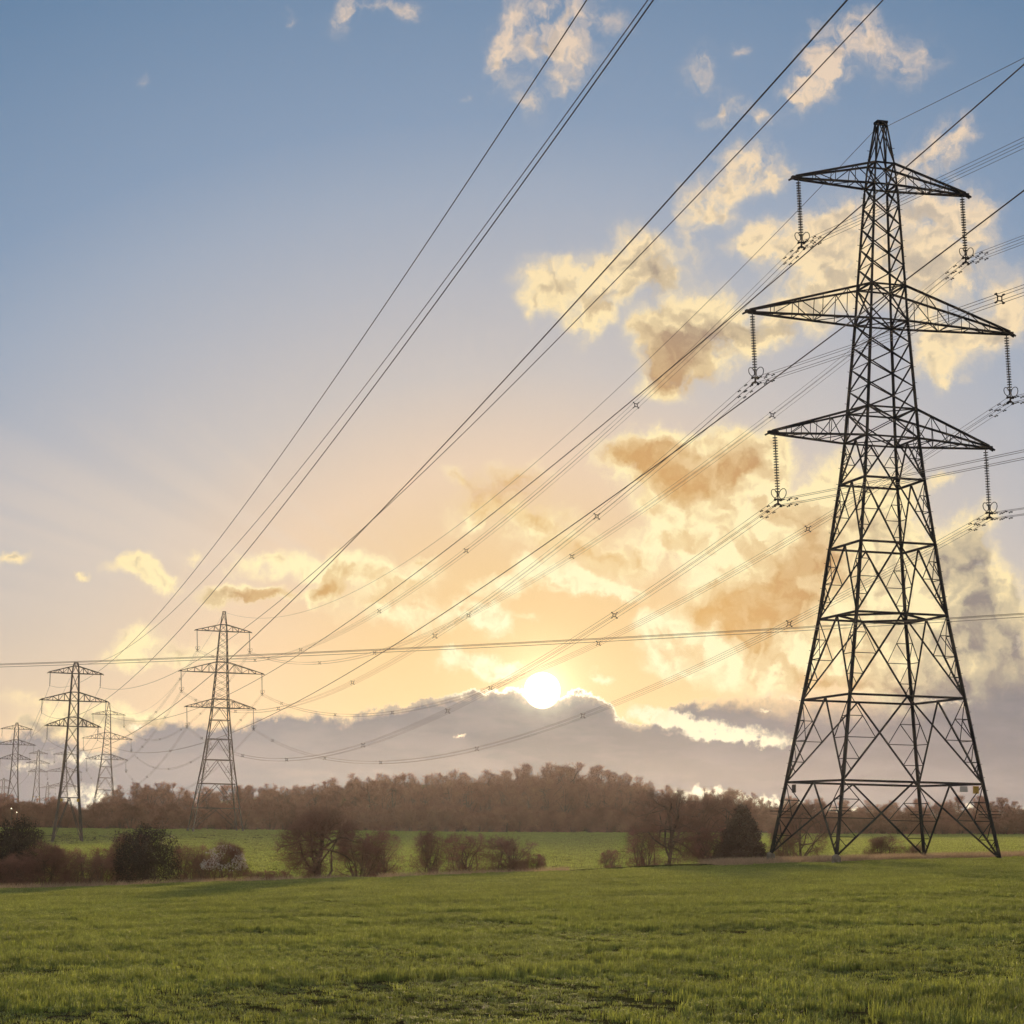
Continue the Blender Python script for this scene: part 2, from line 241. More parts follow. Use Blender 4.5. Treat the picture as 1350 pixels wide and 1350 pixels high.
# cloud bank above the horizon: its top follows a profile in azimuth
fc = N.n('ShaderNodeFloatCurve'); cv = fc.mapping.curves[0]
A0, A1, E1 = BANK[0][0], BANK[-1][0], 8.0
pts = [((a - A0) / (A1 - A0), e / E1) for a, e in BANK]
cv.points[0].location = pts[0]; cv.points[1].location = pts[-1]
for p in pts[1:-1]: cv.points.new(*p)
for p in cv.points: p.handle_type = 'AUTO_CLAMPED'
fc.mapping.update()
swb = N.n('ShaderNodeSeparateXYZ'); N.put(swb.inputs[0], N.vmath('ADD', P, N.vmath('SCALE', N.vmath('SUBTRACT', nwb.outputs['Color'], half), 0.5)))
N.put(fc.inputs['Value'], N.lin(swb.outputs[0], A0, A1))
top = N.math('MULTIPLY', fc.outputs[0], E1)
fb = N.noise(P, 3.0, 5, 0.6)
dep = N.math('ADD', N.math('SUBTRACT', top, swb.outputs[1]), N.math('MULTIPLY', N.math('SUBTRACT', fb, 0.5), 0.25))
soft = N.math('ADD', N.smooth(N.math('ABSOLUTE', N.math('SUBTRACT', az, 0.5)), 2.0, 8.0, 0.06, 0.3), N.smooth(az, 4.0, 9.0, 0.0, 0.9))
balpha = N.smooth(dep, 0.0, soft)
bankc = N.ramp(N.lin(az, -14, 14), [(0, s2l(130, 130, 138)), (0.25, s2l(120, 123, 134)), (0.42, s2l(102, 108, 121)), (0.53, s2l(80, 91, 108)), (0.64, s2l(104, 107, 117)), (0.8, s2l(122, 118, 125)), (1, s2l(120, 118, 126))], 'LINEAR')
bn = N.noise(N.vmath('MULTIPLY', P, (0.35, 1.3, 1)), 1.2, 4, 0.55)
bankc = N.mix(N.smooth(bn, 0.35, 0.7, 0.0, 0.28), bankc, s2l(150, 145, 148))
lining = N.math('MULTIPLY', N.math('MULTIPLY', N.smooth(dep, -0.02, 0.04), N.smooth(dep, 0.13, 0.04)), N.smooth(angt, 3.2, 0.6))
skyc = N.mix(N.math('MULTIPLY', balpha, 0.97), skyc, bankc)
G = N.blobs(N.vmath('ADD', P, N.vmath('SCALE', N.vmath('SUBTRACT', nwb.outputs['Color'], half), 0.5)), GLARE)
gl = N.smooth(N.math('MULTIPLY', G, N.math('MULTIPLY_ADD', N.math('SUBTRACT', fb, 0.5), 2.4, 1.0)), 0.10, 0.5)
skyc = N.mix(gl, skyc, N.ramp(N.lin(el, 0, 4), [(0, s2l(255, 244, 214)), (0.5, s2l(255, 240, 205)), (1, s2l(246, 226, 190))], 'LINEAR'))
edge2 = N.math('MULTIPLY', N.math('MULTIPLY', N.smooth(dep, -0.05, 0.05), N.smooth(dep, 0.30, 0.06)), N.smooth(angt, 13.0, 2.0, 0.0, 0.42))
skyc = N.mix(edge2, skyc, s2l(246, 216, 172))
skyc = N.mix(lining, skyc, (1.5, 1.35, 1.0, 1))
# below the horizon
skyc = N.mix(N.smooth(el, -0.5, -3.0), skyc, s2l(150, 130, 112))
# the sun itself behind thin cloud, with its aureole
aur = N.math('ADD', N.math('MULTIPLY', N.math('POWER', 2.718, N.math('DIVIDE', angt, -0.50)), 1.5), N.math('MULTIPLY', N.math('POWER', 2.718, N.math('DIVIDE', angt, -2.4)), 0.05))
above = N.smooth(dep, 0.9, -0.2, 0.35, 1.0)
disc = N.math('MULTIPLY', N.smooth(angt, 0.50, 0.36), 12.0)
glow = N.vmath('SCALE', (1.0, 0.86, 0.55), N.math('ADD', N.math('MULTIPLY', aur, above), disc))
fin = N.vmath('ADD', skyc, glow)
bg = N.n('ShaderNodeBackground'); N.put(bg.inputs[0], fin); bg.inputs[1].default_value = 1.0
out = N.n('ShaderNodeOutputWorld'); N.put(out.inputs[0], bg.outputs[0])

# ------------------------------------------------------------------ helpers
def material(name, base, rough=0.7, var=0.25, scale=3.0, spec=0.3, metal=0.0, build=None):
    m = bpy.data.materials.new(name); m.use_nodes = True
    t = NT(m.node_tree); b = m.node_tree.nodes['Principled BSDF']
    c = t.n('ShaderNodeTexCoord').outputs['Object']
    n = t.noise(c, scale, 4, 0.6, '3D')
    lo = tuple(x * (1 - var) for x in base) + (1,); hi = tuple(min(1, x * (1 + var)) for x in base) + (1,)
    t.put(b.inputs['Base Color'], t.mix(t.smooth(n, 0.3, 0.7), lo, hi))
    b.inputs['Roughness'].default_value = rough; b.inputs['Metallic'].default_value = metal
    b.inputs['Specular IOR Level'].default_value = spec
    return m

def leaf_material(name, base, trans, rough=0.55, island=0.0, patch2=None):
    """thin leaves: reflecting and letting light through; tone varies from place to place"""
    m = bpy.data.materials.new(name); m.use_nodes = True
    t = NT(m.node_tree); b = m.node_tree.nodes['Principled BSDF']; o = m.node_tree.nodes['Material Output']
    g = t.n('ShaderNodeNewGeometry').outputs['Position']
    n1 = t.noise(g, 0.35, 4, 0.6, '3D'); n2 = t.noise(g, 6.0, 2, 0.6, '3D')
    var = t.math('ADD', t.lin(n1, 0.3, 0.7, -0.28, 0.28), t.lin(n2, 0.3, 0.7, -0.36, 0.36))
    isl = t.n('ShaderNodeNewGeometry').outputs['Random Per Island']
    k = t.math('MULTIPLY', t.math('ADD', var, 1.0), t.lin(isl, 0.0, 1.0, 1.0 - island, 1.0 + island))
    base4 = tuple(base) + (1,)
    cc = base4
    if patch2: cc = t.mix(t.smooth(n2, 0.6, 0.72, 0, 0.8), base4, tuple(patch2) + (1,))
    t.put(b.inputs['Base Color'], t.vmath('SCALE', cc if not isinstance(cc, tuple) else cc[:3], k))
    b.inputs['Roughness'].default_value = rough; b.inputs['Specular IOR Level'].default_value = 0.35
    tr = t.n('ShaderNodeBsdfTranslucent'); t.put(tr.inputs[0], t.vmath('SCALE', tuple(trans), k))
    ad = t.n('ShaderNodeAddShader'); t.put(ad.inputs[0], b.outputs[0]); t.put(ad.inputs[1], tr.outputs[0])
    t.put(o.inputs[0], ad.outputs[0])
    return m

M = {
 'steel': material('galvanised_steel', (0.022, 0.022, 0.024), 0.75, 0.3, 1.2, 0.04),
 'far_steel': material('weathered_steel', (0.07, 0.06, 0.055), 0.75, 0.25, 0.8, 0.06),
 'porcelain': material('insulator_glaze', (0.05, 0.045, 0.045), 0.35, 0.2, 4, 0.5),
 'wire': material('aluminium_conductor', (0.15, 0.13, 0.11), 0.75, 0.2, 0.3, 0.08),
 'concrete': material('footing_concrete', (0.16, 0.14, 0.11), 0.9, 0.2, 4),
 'white_plate': material('white_enamel', (0.42, 0.40, 0.36), 0.5, 0.08, 4),
 'yellow_plate': material('yellow_enamel', (0.35, 0.22, 0.03), 0.5, 0.1, 4),
 'bark': material('winter_bark', (0.12, 0.085, 0.065), 0.9, 0.35, 2.5, 0.15),
 'twig': material('winter_twigs', (0.21, 0.112, 0.080), 0.85, 0.3, 0.8, 0.15),
 'red_twig': material('reddish_twigs', (0.225, 0.105, 0.080), 0.85, 0.3, 0.8, 0.15),
 'far_twig': material('wood_twigs', (0.28, 0.132, 0.088), 0.9, 0.35, 0.25, 0.1),
 'blossom': leaf_material('blackthorn_blossom', (0.40, 0.34, 0.31), (0.1, 0.09, 0.08)),
 'evergreen': leaf_material('dark_evergreen_leaves', (0.034, 0.025, 0.017), (0.010, 0.007, 0.003), 0.8),
 'conifer': leaf_material('conifer_needles', (0.085, 0.050, 0.036), (0.016, 0.010, 0.006), 0.8),
 'dry': leaf_material('dead_grass', (0.24, 0.17, 0.11), (0.16, 0.11, 0.06), 0.8),
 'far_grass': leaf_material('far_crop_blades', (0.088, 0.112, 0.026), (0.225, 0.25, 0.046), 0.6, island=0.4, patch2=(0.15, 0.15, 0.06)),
 'grass': leaf_material('young_crop_blades', (0.058, 0.078, 0.017), (0.165, 0.180, 0.030), 0.6, island=0.5, patch2=(0.16, 0.15, 0.06)),
}

class MB:
    def __init__(s): s.v = []; s.f = []
    def beam(s, p, q, w, h=None, cap=True):
        p = Vector(p); q = Vector(q); d = q - p
        if d.length < 1e-6: return
        d.normalize(); h = h or w
        a = d.cross(Vector((0, 0, 1)))
        if a.length < 1e-3: a = d.cross(Vector((0, 1, 0)))
        a.normalize(); b = d.cross(a)
        k = len(s.v)
        for o in (p, q):
            for i, j in ((-1, -1), (1, -1), (1, 1), (-1, 1)): s.v.append(o + a * (i * w / 2) + b * (j * h / 2))
        for i in range(4):
            j = (i + 1) % 4; s.f.append((k + i, k + j, k + 4 + j, k + 4 + i))
        if cap: s.f.append((k + 3, k + 2, k + 1, k)); s.f.append((k + 4, k + 5, k + 6, k + 7))
    def tube(s, pts, radii, n=4, cap=True):
        pts = [Vector(p) for p in pts]
        if not hasattr(radii, '__len__'): radii = [radii] * len(pts)
        k0 = len(s.v); prev = None
        for i, p in enumerate(pts):
            d = (pts[min(i + 1, len(pts) - 1)] - pts[max(i - 1, 0)])
            if d.length < 1e-9: d = Vector((0, 0, 1))
            d.normalize()
            a = prev - d * prev.dot(d) if prev is not None else d.cross(Vector((0, 0, 1)))
            if a.length < 1e-3: a = d.cross(Vector((1, 0, 0)))
            a.normalize(); prev = a; b = d.cross(a)
            for j in range(n):
                t = 2 * math.pi * j / n; s.v.append(p + (a * math.cos(t) + b * math.sin(t)) * radii[i])
        for i in range(len(pts) - 1):
            for j in range(n):
                q = (j + 1) % n; a = k0 + i * n
                s.f.append((a + j, a + q, a + n + q, a + n + j))
        if cap:
            s.f.append(tuple(k0 + j for j in range(n))[::-1]); e = k0 + (len(pts) - 1) * n; s.f.append(tuple(e + j for j in range(n)))
    def tri(s, a, b, c):
        k = len(s.v); s.v += [a, b, c]; s.f.append((k, k + 1, k + 2))
    def quad(s, a, b, c, e):
        k = len(s.v); s.v += [a, b, c, e]; s.f.append((k, k + 1, k + 2, k + 3))
    def box(s, c, x, y, z):
        c = Vector(c); s.beam(c - Vector((0, 0, z / 2)), c + Vector((0, 0, z / 2)), x, y)
    def mesh(s, name, mat):
        me = bpy.data.meshes.new(name); me.from_pydata([tuple(v) for v in s.v], [], s.f); me.materials.append(mat); return me
    def build(s, name, mat, parent=None):
        o = bpy.data.objects.new(name, s.mesh(name, mat)); col.objects.link(o)
        if parent is not None: o.parent = parent
        return o

def tag(o, label=None, cat=None, group=None, kind=None):
    for k, v in (('label', label), ('category', cat), ('group', group), ('kind', kind)):
        if v: o[k] = v
    return o
def empty(name, loc=(0, 0, 0), rz=0.0):
    o = bpy.data.objects.new(name, None); col.objects.link(o); o.location = loc; o.rotation_euler = (0, 0, rz); o.empty_display_size = 1
    return o
KIDS = {}
def child(o, p):
    o.parent = p; KIDS.setdefault(p.name, []).append(o); return o
def copy_tree(o, parent=None):
    c = o.copy(); col.objects.link(c); c.parent = parent
    for ch in [x for x in o.children]: copy_tree(ch, c)
    return c

def ray(px, py):
    """direction through a photograph pixel (1350 frame), scaled to y = 1"""
    u = (px - 675) / 2871.31; v = (675 - py) / 2871.31
    dd = RX * u + UP * v + F0
    return dd / dd.y

# ------------------------------------------------------------------ ground
def sstep(a, b, x):
    t = max(0.0, min(1.0, (x - a) / (b - a))); return t * t * (3 - 2 * t)
def crop_edge(x): return max(122.0, min(146.0, 134 + 0.45 * x))
def drop_line(x): return crop_edge(x) + 1.5 + sstep(0, 16, x) * (159 - crop_edge(x))
def near_z(x, y): return 0.05 * 90 * math.tanh(x / 90) - 0.0065 * min(y, 170)
def ground(x, y):
    z0 = near_z(x, y); yd = drop_line(x)
    z = z0 - 0.9 * sstep(yd, yd + 12, y)
    if y > yd + 6:
        far = CAMH - 0.8 + (0.02 * x if x > 0 else 0.012 * max(x, -160))
        far = max(far, -1.6) if x < 0 else min(far, 4.5)
        f = max(0.0, min(1.0, (y - yd - 6) / 340)); f = f ** 1.35
        z = z + (far - z0 + 0.9) * f
    if y > 250: z -= 2.05 * math.exp(-((x + 92) / 30) ** 2 - ((y - 425) / 70) ** 2)
    if y > 560: z += 0.03 * (min(y, 900) - 560) * sstep(-130, -20, x) * (1 - sstep(15, 45, x))
    if y > 640: z += sstep(640, 760, y) * 9.0 * sstep(-122, -95, x) * (1 - sstep(15, 45, x))
    z += 0.05 * noise.noise(Vector((x * 0.05, y * 0.05, 0))) + (0.02 * noise.noise(Vector((x * 0.4, y * 0.4, 3))) if y < 170 else 0)
    return z
def grid(a, b, st): 
    out = []; x = a
    while x < b - 1e-6: out.append(x); x += st
    return out
ys = grid(-90, 10, 8) + grid(10, 170, 1.25) + grid(170, 600, 7) + grid(600, 1950, 75) + [1950]
xs = grid(-900, -200, 50) + grid(-200, -60, 10) + grid(-60, 60, 1.5) + grid(60, 200, 10) + grid(200, 900, 50) + [900]
gv = [(x, y, ground(x, y)) for y in ys for x in xs]
nx = len(xs)
gf = [(j * nx + i, j * nx + i + 1, (j + 1) * nx + i + 1, (j + 1) * nx + i) for j in range(len(ys) - 1) for i in range(nx - 1)]
gm = bpy.data.meshes.new('ground'); gm.from_pydata(gv, [], gf)
for p in gm.polygons: p.use_smooth = True
m = bpy.data.materials.new('crop_soil'); m.use_nodes = True; t = NT(m.node_tree); b = m.node_tree.nodes['Principled BSDF']
pos = t.n('ShaderNodeNewGeometry').outputs['Position']
n1 = t.noise(pos, 0.05, 5, 0.6, '3D'); n2 = t.noise(pos, 1.5, 5, 0.65, '3D')
cA = t.mix(t.smooth(n2, 0.35, 0.65), (0.040, 0.030, 0.018, 1), (0.042, 0.042, 0.014, 1))
cA = t.mix(t.smooth(n1, 0.4, 0.65, 0, 0.5), cA, (0.07, 0.075, 0.022, 1))
t.put(b.inputs['Base Color'], cA); b.inputs['Roughness'].default_value = 1.0; b.inputs['Specular IOR Level'].default_value = 0.0
gm.materials.append(m)
go = bpy.data.objects.new('ground', gm); col.objects.link(go)
tag(go, 'farmland falling to a shallow valley and rising to a wood', None, None, 'structure')

# ------------------------------------------------------------------ grass: crop blades in tufts, instanced as one ground cover
rng = random.Random(7)
def patch_mesh(name, size, n, h, wd, seed, lean=0.35, mat='grass'):
    r = random.Random(seed); mb = MB()
    tufts = [(r.uniform(-size / 2, size / 2), r.uniform(-size / 2, size / 2), r.uniform(0.55, 1.25)) for _ in range(max(8, n // 19))]
    for i in range(n):
        tx, ty, th_ = tufts[r.randrange(len(tufts))]
        x, y = tx + r.gauss(0, size * 0.022), ty + r.gauss(0, size * 0.022)
        hh = h * th_ * r.uniform(0.55, 1.15)
        a = r.uniform(0, 2 * math.pi); ln = r.uniform(0.1, 1.0) * lean; ww = wd * r.uniform(0.7, 1.3)
        dx, dy = math.cos(a), math.sin(a); b_ = Vector((x, y, -0.01)); sd_ = Vector((-dy, dx, 0)) * ww / 2
        m1 = b_ + Vector((dx * ln * hh * 0.25, dy * ln * hh * 0.25, hh * 0.6)); tip = b_ + Vector((dx * ln * hh * 1.1, dy * ln * hh * 1.1, hh * (1.0 - 0.25 * ln)))
        k = len(mb.v); mb.v += [b_ - sd_, b_ + sd_, m1 + sd_ * 0.8, m1 - sd_ * 0.8, tip]
        mb.f += [(k, k + 1, k + 2, k + 3), (k + 3, k + 2, k + 4)]
    return mb.mesh(name, M[mat])
def cover(name, patches, points, label):
    """one mesh of points; a tuft patch stands on each"""
    pc = bpy.data.collections.new(name + '_tufts')
    for me in patches: pc.objects.link(bpy.data.objects.new(name + '_tuft', me))
    me = bpy.data.meshes.new(name); me.from_pydata([p[:3] for p in points], [], [])
    at = me.attributes.new('tall', 'FLOAT', 'POINT'); at.data.foreach_set('value', [p[3] for p in points])
    o = bpy.data.objects.new(name, me); col.objects.link(o)
    ng = bpy.data.node_groups.new(name + '_nodes', 'GeometryNodeTree')
    ng.interface.new_socket('Geometry', in_out='INPUT', socket_type='NodeSocketGeometry'); ng.interface.new_socket('Geometry', in_out='OUTPUT', socket_type='NodeSocketGeometry')
    I = ng.nodes.new('NodeGroupInput'); O = ng.nodes.new('NodeGroupOutput'); L = ng.links.new
    ip = ng.nodes.new('GeometryNodeInstanceOnPoints'); ci = ng.nodes.new('GeometryNodeCollectionInfo')
    ci.inputs['Collection'].default_value = pc; ci.inputs['Separate Children'].default_value = True; ci.inputs['Reset Children'].default_value = True
    ri = ng.nodes.new('FunctionNodeRandomValue'); ri.data_type = 'INT'; ri.inputs[4].default_value = 0; ri.inputs[5].default_value = len(patches) - 1
    rr = ng.nodes.new('FunctionNodeRandomValue'); rr.data_type = 'FLOAT_VECTOR'; rr.inputs[0].default_value = (0, 0, 0); rr.inputs[1].default_value = (0, 0, 6.2832); rr.inputs['Seed'].default_value = 5
    na = ng.nodes.new('GeometryNodeInputNamedAttribute'); na.data_type = 'FLOAT'; na.inputs[0].default_value = 'tall'
    cx = ng.nodes.new('ShaderNodeCombineXYZ'); cx.inputs[0].default_value = 1; cx.inputs[1].default_value = 1
    L(na.outputs[0], cx.inputs[2]); L(I.outputs[0], ip.inputs['Points']); L(ci.outputs[0], ip.inputs['Instance']); ip.inputs['Pick Instance'].default_value = True
    L(ri.outputs[2], ip.inputs['Instance Index']); L(rr.outputs[0], ip.inputs['Rotation']); L(cx.outputs[0], ip.inputs['Scale']); L(ip.outputs[0], O.inputs[0])
    md = o.modifiers.new('tufts', 'NODES'); md.node_group = ng
    tag(o, label, 'grass', None, 'stuff'); return o

def height_var(x, y):
    a = noise.noise(Vector((x * 0.25, y * 0.22, 1.7))); b_ = noise.noise(Vector((x * 0.7, y * 0.6, 4.2))); c_ = noise.noise(Vector((x * 0.07, y * 0.45, 9.1)))
    return max(0.45, min(1.5, 0.95 + 0.85 * a + 0.8 * b_ + 0.7 * c_))
pts = []; y = 11.0; SZ = 1.0
while y < 150:
    half_w = 0.245 * y + 7
    x = -half_w
    while x < half_w:
        X = x + rng.uniform(-0.3, 0.3); Y = y + rng.uniform(-0.3, 0.3)
        if Y < crop_edge(X) + rng.uniform(-0.4, 0.4): pts.append((X, Y, ground(X, Y), height_var(X, Y)))
        x += SZ
    y += SZ
near_patches = [patch_mesh('crop_tuft', 1.4, 1600, 0.105, 0.0060, 100 + i, 0.9) for i in range(6)]
cover('grass', near_patches, pts, 'young green cereal crop in the field up to the hedge')
pts = []; y = 160.0; SZ = 4.0
while y < 575:
    half_w = 0.245 * y + 15; x = -half_w
    while x < half_w:
        X = x + rng.uniform(-1, 1); Y = y + rng.uniform(-1, 1)
        if Y > drop_line(X) + 9: pts.append((X, Y, ground(X, Y), 0.7 + 0.4 * height_var(X * 0.25, Y * 0.25)))
        x += SZ
    y += SZ * (1.0 if y < 300 else 1.25)
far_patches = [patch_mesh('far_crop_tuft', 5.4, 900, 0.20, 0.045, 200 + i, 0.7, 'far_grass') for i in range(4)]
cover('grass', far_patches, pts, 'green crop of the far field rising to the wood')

# ------------------------------------------------------------------ pylons
TH = 0.2495                        # the cross-arms' bearing
def interp(tab, z):
    if z <= tab[0][0]:
        (a, b), (c, e) = tab[0], tab[1]
    else:
        for (a, b), (c, e) in zip(tab, tab[1:]):
            if z <= c: break
    return b + (e - b) * (z - a) / (c - a)
CORN = ((-1, 1), (-1, -1), (1, -1), (1, 1))

def crossarm_mb(hw, s, zl, zu, span, n, wc, wb):
    mb = MB(); hl, hu = hw(zl), hw(zu); tipx = s * span
    Ls, Us = [], []
    for q in (-1, 1):
        a, b_ = Vector((s * hl, q * hl, zl)), Vector((tipx, q * 0.12, zl)); c, e = Vector((s * hu, q * hu, zu)), Vector((tipx, q * 0.12, zl + 0.16))
        mb.beam(a, b_, wc); mb.beam(c, e, wc)
        L_ = [a.lerp(b_, i / n) for i in range(n + 1)]; U_ = [c.lerp(e, i / n) for i in range(n + 1)]
        Ls.append(L_); Us.append(U_)
        for i in range(1, n):
            mb.beam(L_[i], U_[i], wb * 0.8, cap=False)
        for i in range(n - 1):
            if i % 2 == 0: mb.beam(L_[i], U_[i + 1], wb, cap=False)
            else: mb.beam(U_[i], L_[i + 1], wb, cap=False)
    for i in range(n - 1):
        a, b_ = (0, 1) if i % 2 else (1, 0)
        mb.beam(Ls[a][i], Ls[b_][i + 1], wb, cap=False)
        if i: mb.beam(Ls[0][i], Ls[1][i], wb, cap=False)
    # tip casting with its upturned shackle plates
    mb.box((tipx - s * 0.1, 0, zl + 0.06), 0.7, 0.34, 0.2)
    mb.beam((tipx + s * 0.15, 0.14, zl + 0.02), (tipx + s * 0.42, 0.14, zl - 0.12), 0.07, 0.12); mb.beam((tipx + s * 0.15, -0.14, zl + 0.02), (tipx + s * 0.42, -0.14, zl - 0.12), 0.07, 0.12)
    return mb

def insulator_mb(top, bot, ndisc, rad, n=10, quad=True):
    mb = MB(); top = Vector(top); bot = Vector(bot); ax = (bot - top)
    prof = [(0.0, 0.02), (0.03, 0.045)]
    a0, a1 = 0.035, 0.90
    for i in range(ndisc):
        c = a0 + (a1 - a0) * i / ndisc; st = (a1 - a0) / ndisc
        prof += [(c, 0.035), (c + st * 0.40, 0.035), (c + st * 0.55, rad), (c + st * 0.80, rad * 0.94), (c + st * 0.85, 0.04)]
    prof += [(a1, 0.06), (1.0, 0.035)]
    mb.tube([top + ax * t for t, _ in prof], [r for _, r in prof], n)
    return mb
def fittings_mb(bot, quad):
    """arcing horns and the yoke that carries the clamps"""
    mb = MB(); bot = Vector(bot)
    if quad:
        for s, k in ((-1, 0.8), (1, 1.0)):
            p = []
            for i in range(13):
                t = 2 * math.pi * i / 12
                p.append(bot + Vector((s * (0.26 * k - 0.26 * k * math.cos(t)) + s * 0.06, 0, 0.28 + 0.34 * k * math.sin(t) + 0.1 * k * (1 - math.cos(t)))))
            mb.tube(p, 0.028, 5)
        mb.beam(bot + Vector((0, 0, 0.02)), bot + Vector((0, 0, -0.42)), 0.10, 0.07)
        mb.beam(bot + Vector((-0.27, 0, -0.02)), bot + Vector((0.27, 0, -0.02)), 0.06, 0.12)
        mb.beam(bot + Vector((0, 0, -0.28)), bot + Vector((-0.24, 0, -0.42)), 0.06, 0.10); mb.beam(bot + Vector((0, 0, -0.28)), bot + Vector((0.24, 0, -0.42)), 0.06, 0.10)
        for sx_ in (-0.2, 0.2):
            for sz_ in (-0.06, -0.46): mb.tube([bot + Vector((sx_, yy, sz_ + 0.01 * abs(yy))) for yy in (-0.22, -0.1, 0, 0.1, 0.22)], [0.035, 0.06, 0.085, 0.06, 0.035], 6)
    else:
        mb.tube([bot + Vector((0, yy, -0.05)) for yy in (-0.25, 0, 0.25)], [0.04, 0.09, 0.04], 6)
        mb.beam(bot + Vector((0, 0, 0.1)), bot + Vector((0, 0, -0.08)), 0.06)
    return mb

SW = 0.25
class Spec: pass
big = Spec()
big.tab = [(-0.6, 5.70), (0, 5.61), (4.88, 4.83), (10.40, 4.00), (15.82, 3.18), (20.55, 2.633), (24.9, 2.13), (27.8, 1.86), (29.75, 1.74), (35.9, 1.33), (38.3, 1.22), (45.1, 0.84), (46.95, 0.68), (49.95, 0.29)]
big.arms = [(45.4, 46.95, 6.27, 4), (35.85, 38.3, 9.52, 5), (27.75, 29.75, 7.87, 5)]   # z of lower chord, of upper chord, span, bays
big.rings = [4.88, 10.40, 15.82, 20.55, 24.9]
big.topz = 49.95; big.ins = 4.4
small = Spec()
small.tab = [(-0.6, 2.95), (0, 2.88), (8.5, 1.95), (15.0, 1.38), (20.0, 1.12), (23.05, 1.0), (24.6, 0.95), (28.1, 0.84), (29.5, 0.8), (33.6, 0.66), (34.9, 0.55), (35.7, 0.36)]
small.arms = [(33.63, 35.1, 5.2, 5), (28.13, 29.9, 6.51, 5), (23.05, 24.9, 5.21, 5)]
small.rings = [8.9]
small.topz = 35.7; small.ins = 2.55

def k_panel(mb, hw, z0, z1, wd, wr, redundant=True):
    for k in range(4):
        c0, c1 = CORN[k], CORN[(k + 1) % 4]
        hb, ht = hw(z0), hw(z1)
        b0, b1 = Vector((c0[0] * hb, c0[1] * hb, z0)), Vector((c1[0] * hb, c1[1] * hb, z0))
        t0, t1 = Vector((c0[0] * ht, c0[1] * ht, z1)), Vector((c1[0] * ht, c1[1] * ht, z1))
        apex = (t0 + t1) / 2
        for bb, tt in ((b0, t0), (b1, t1)):
            mb.beam(apex, bb, wd)
            D_ = lambda s_: apex.lerp(bb, s_)
            Lg = lambda s_: tt.lerp(bb, s_)
            if redundant:
                for p, q in ((Lg(0), D_(.5)), (D_(.5), Lg(.5)), (Lg(.25), D_(.5)) if False else (Lg(.25), tt.lerp(D_(.5), .5)), (Lg(.5), tt.lerp(D_(.5), .5)), (Lg(.5), D_(.75)), (D_(.75), Lg(.75)), (Lg(.75), D_(.875))):
                    mb.beam(p, q, wr, cap=False)

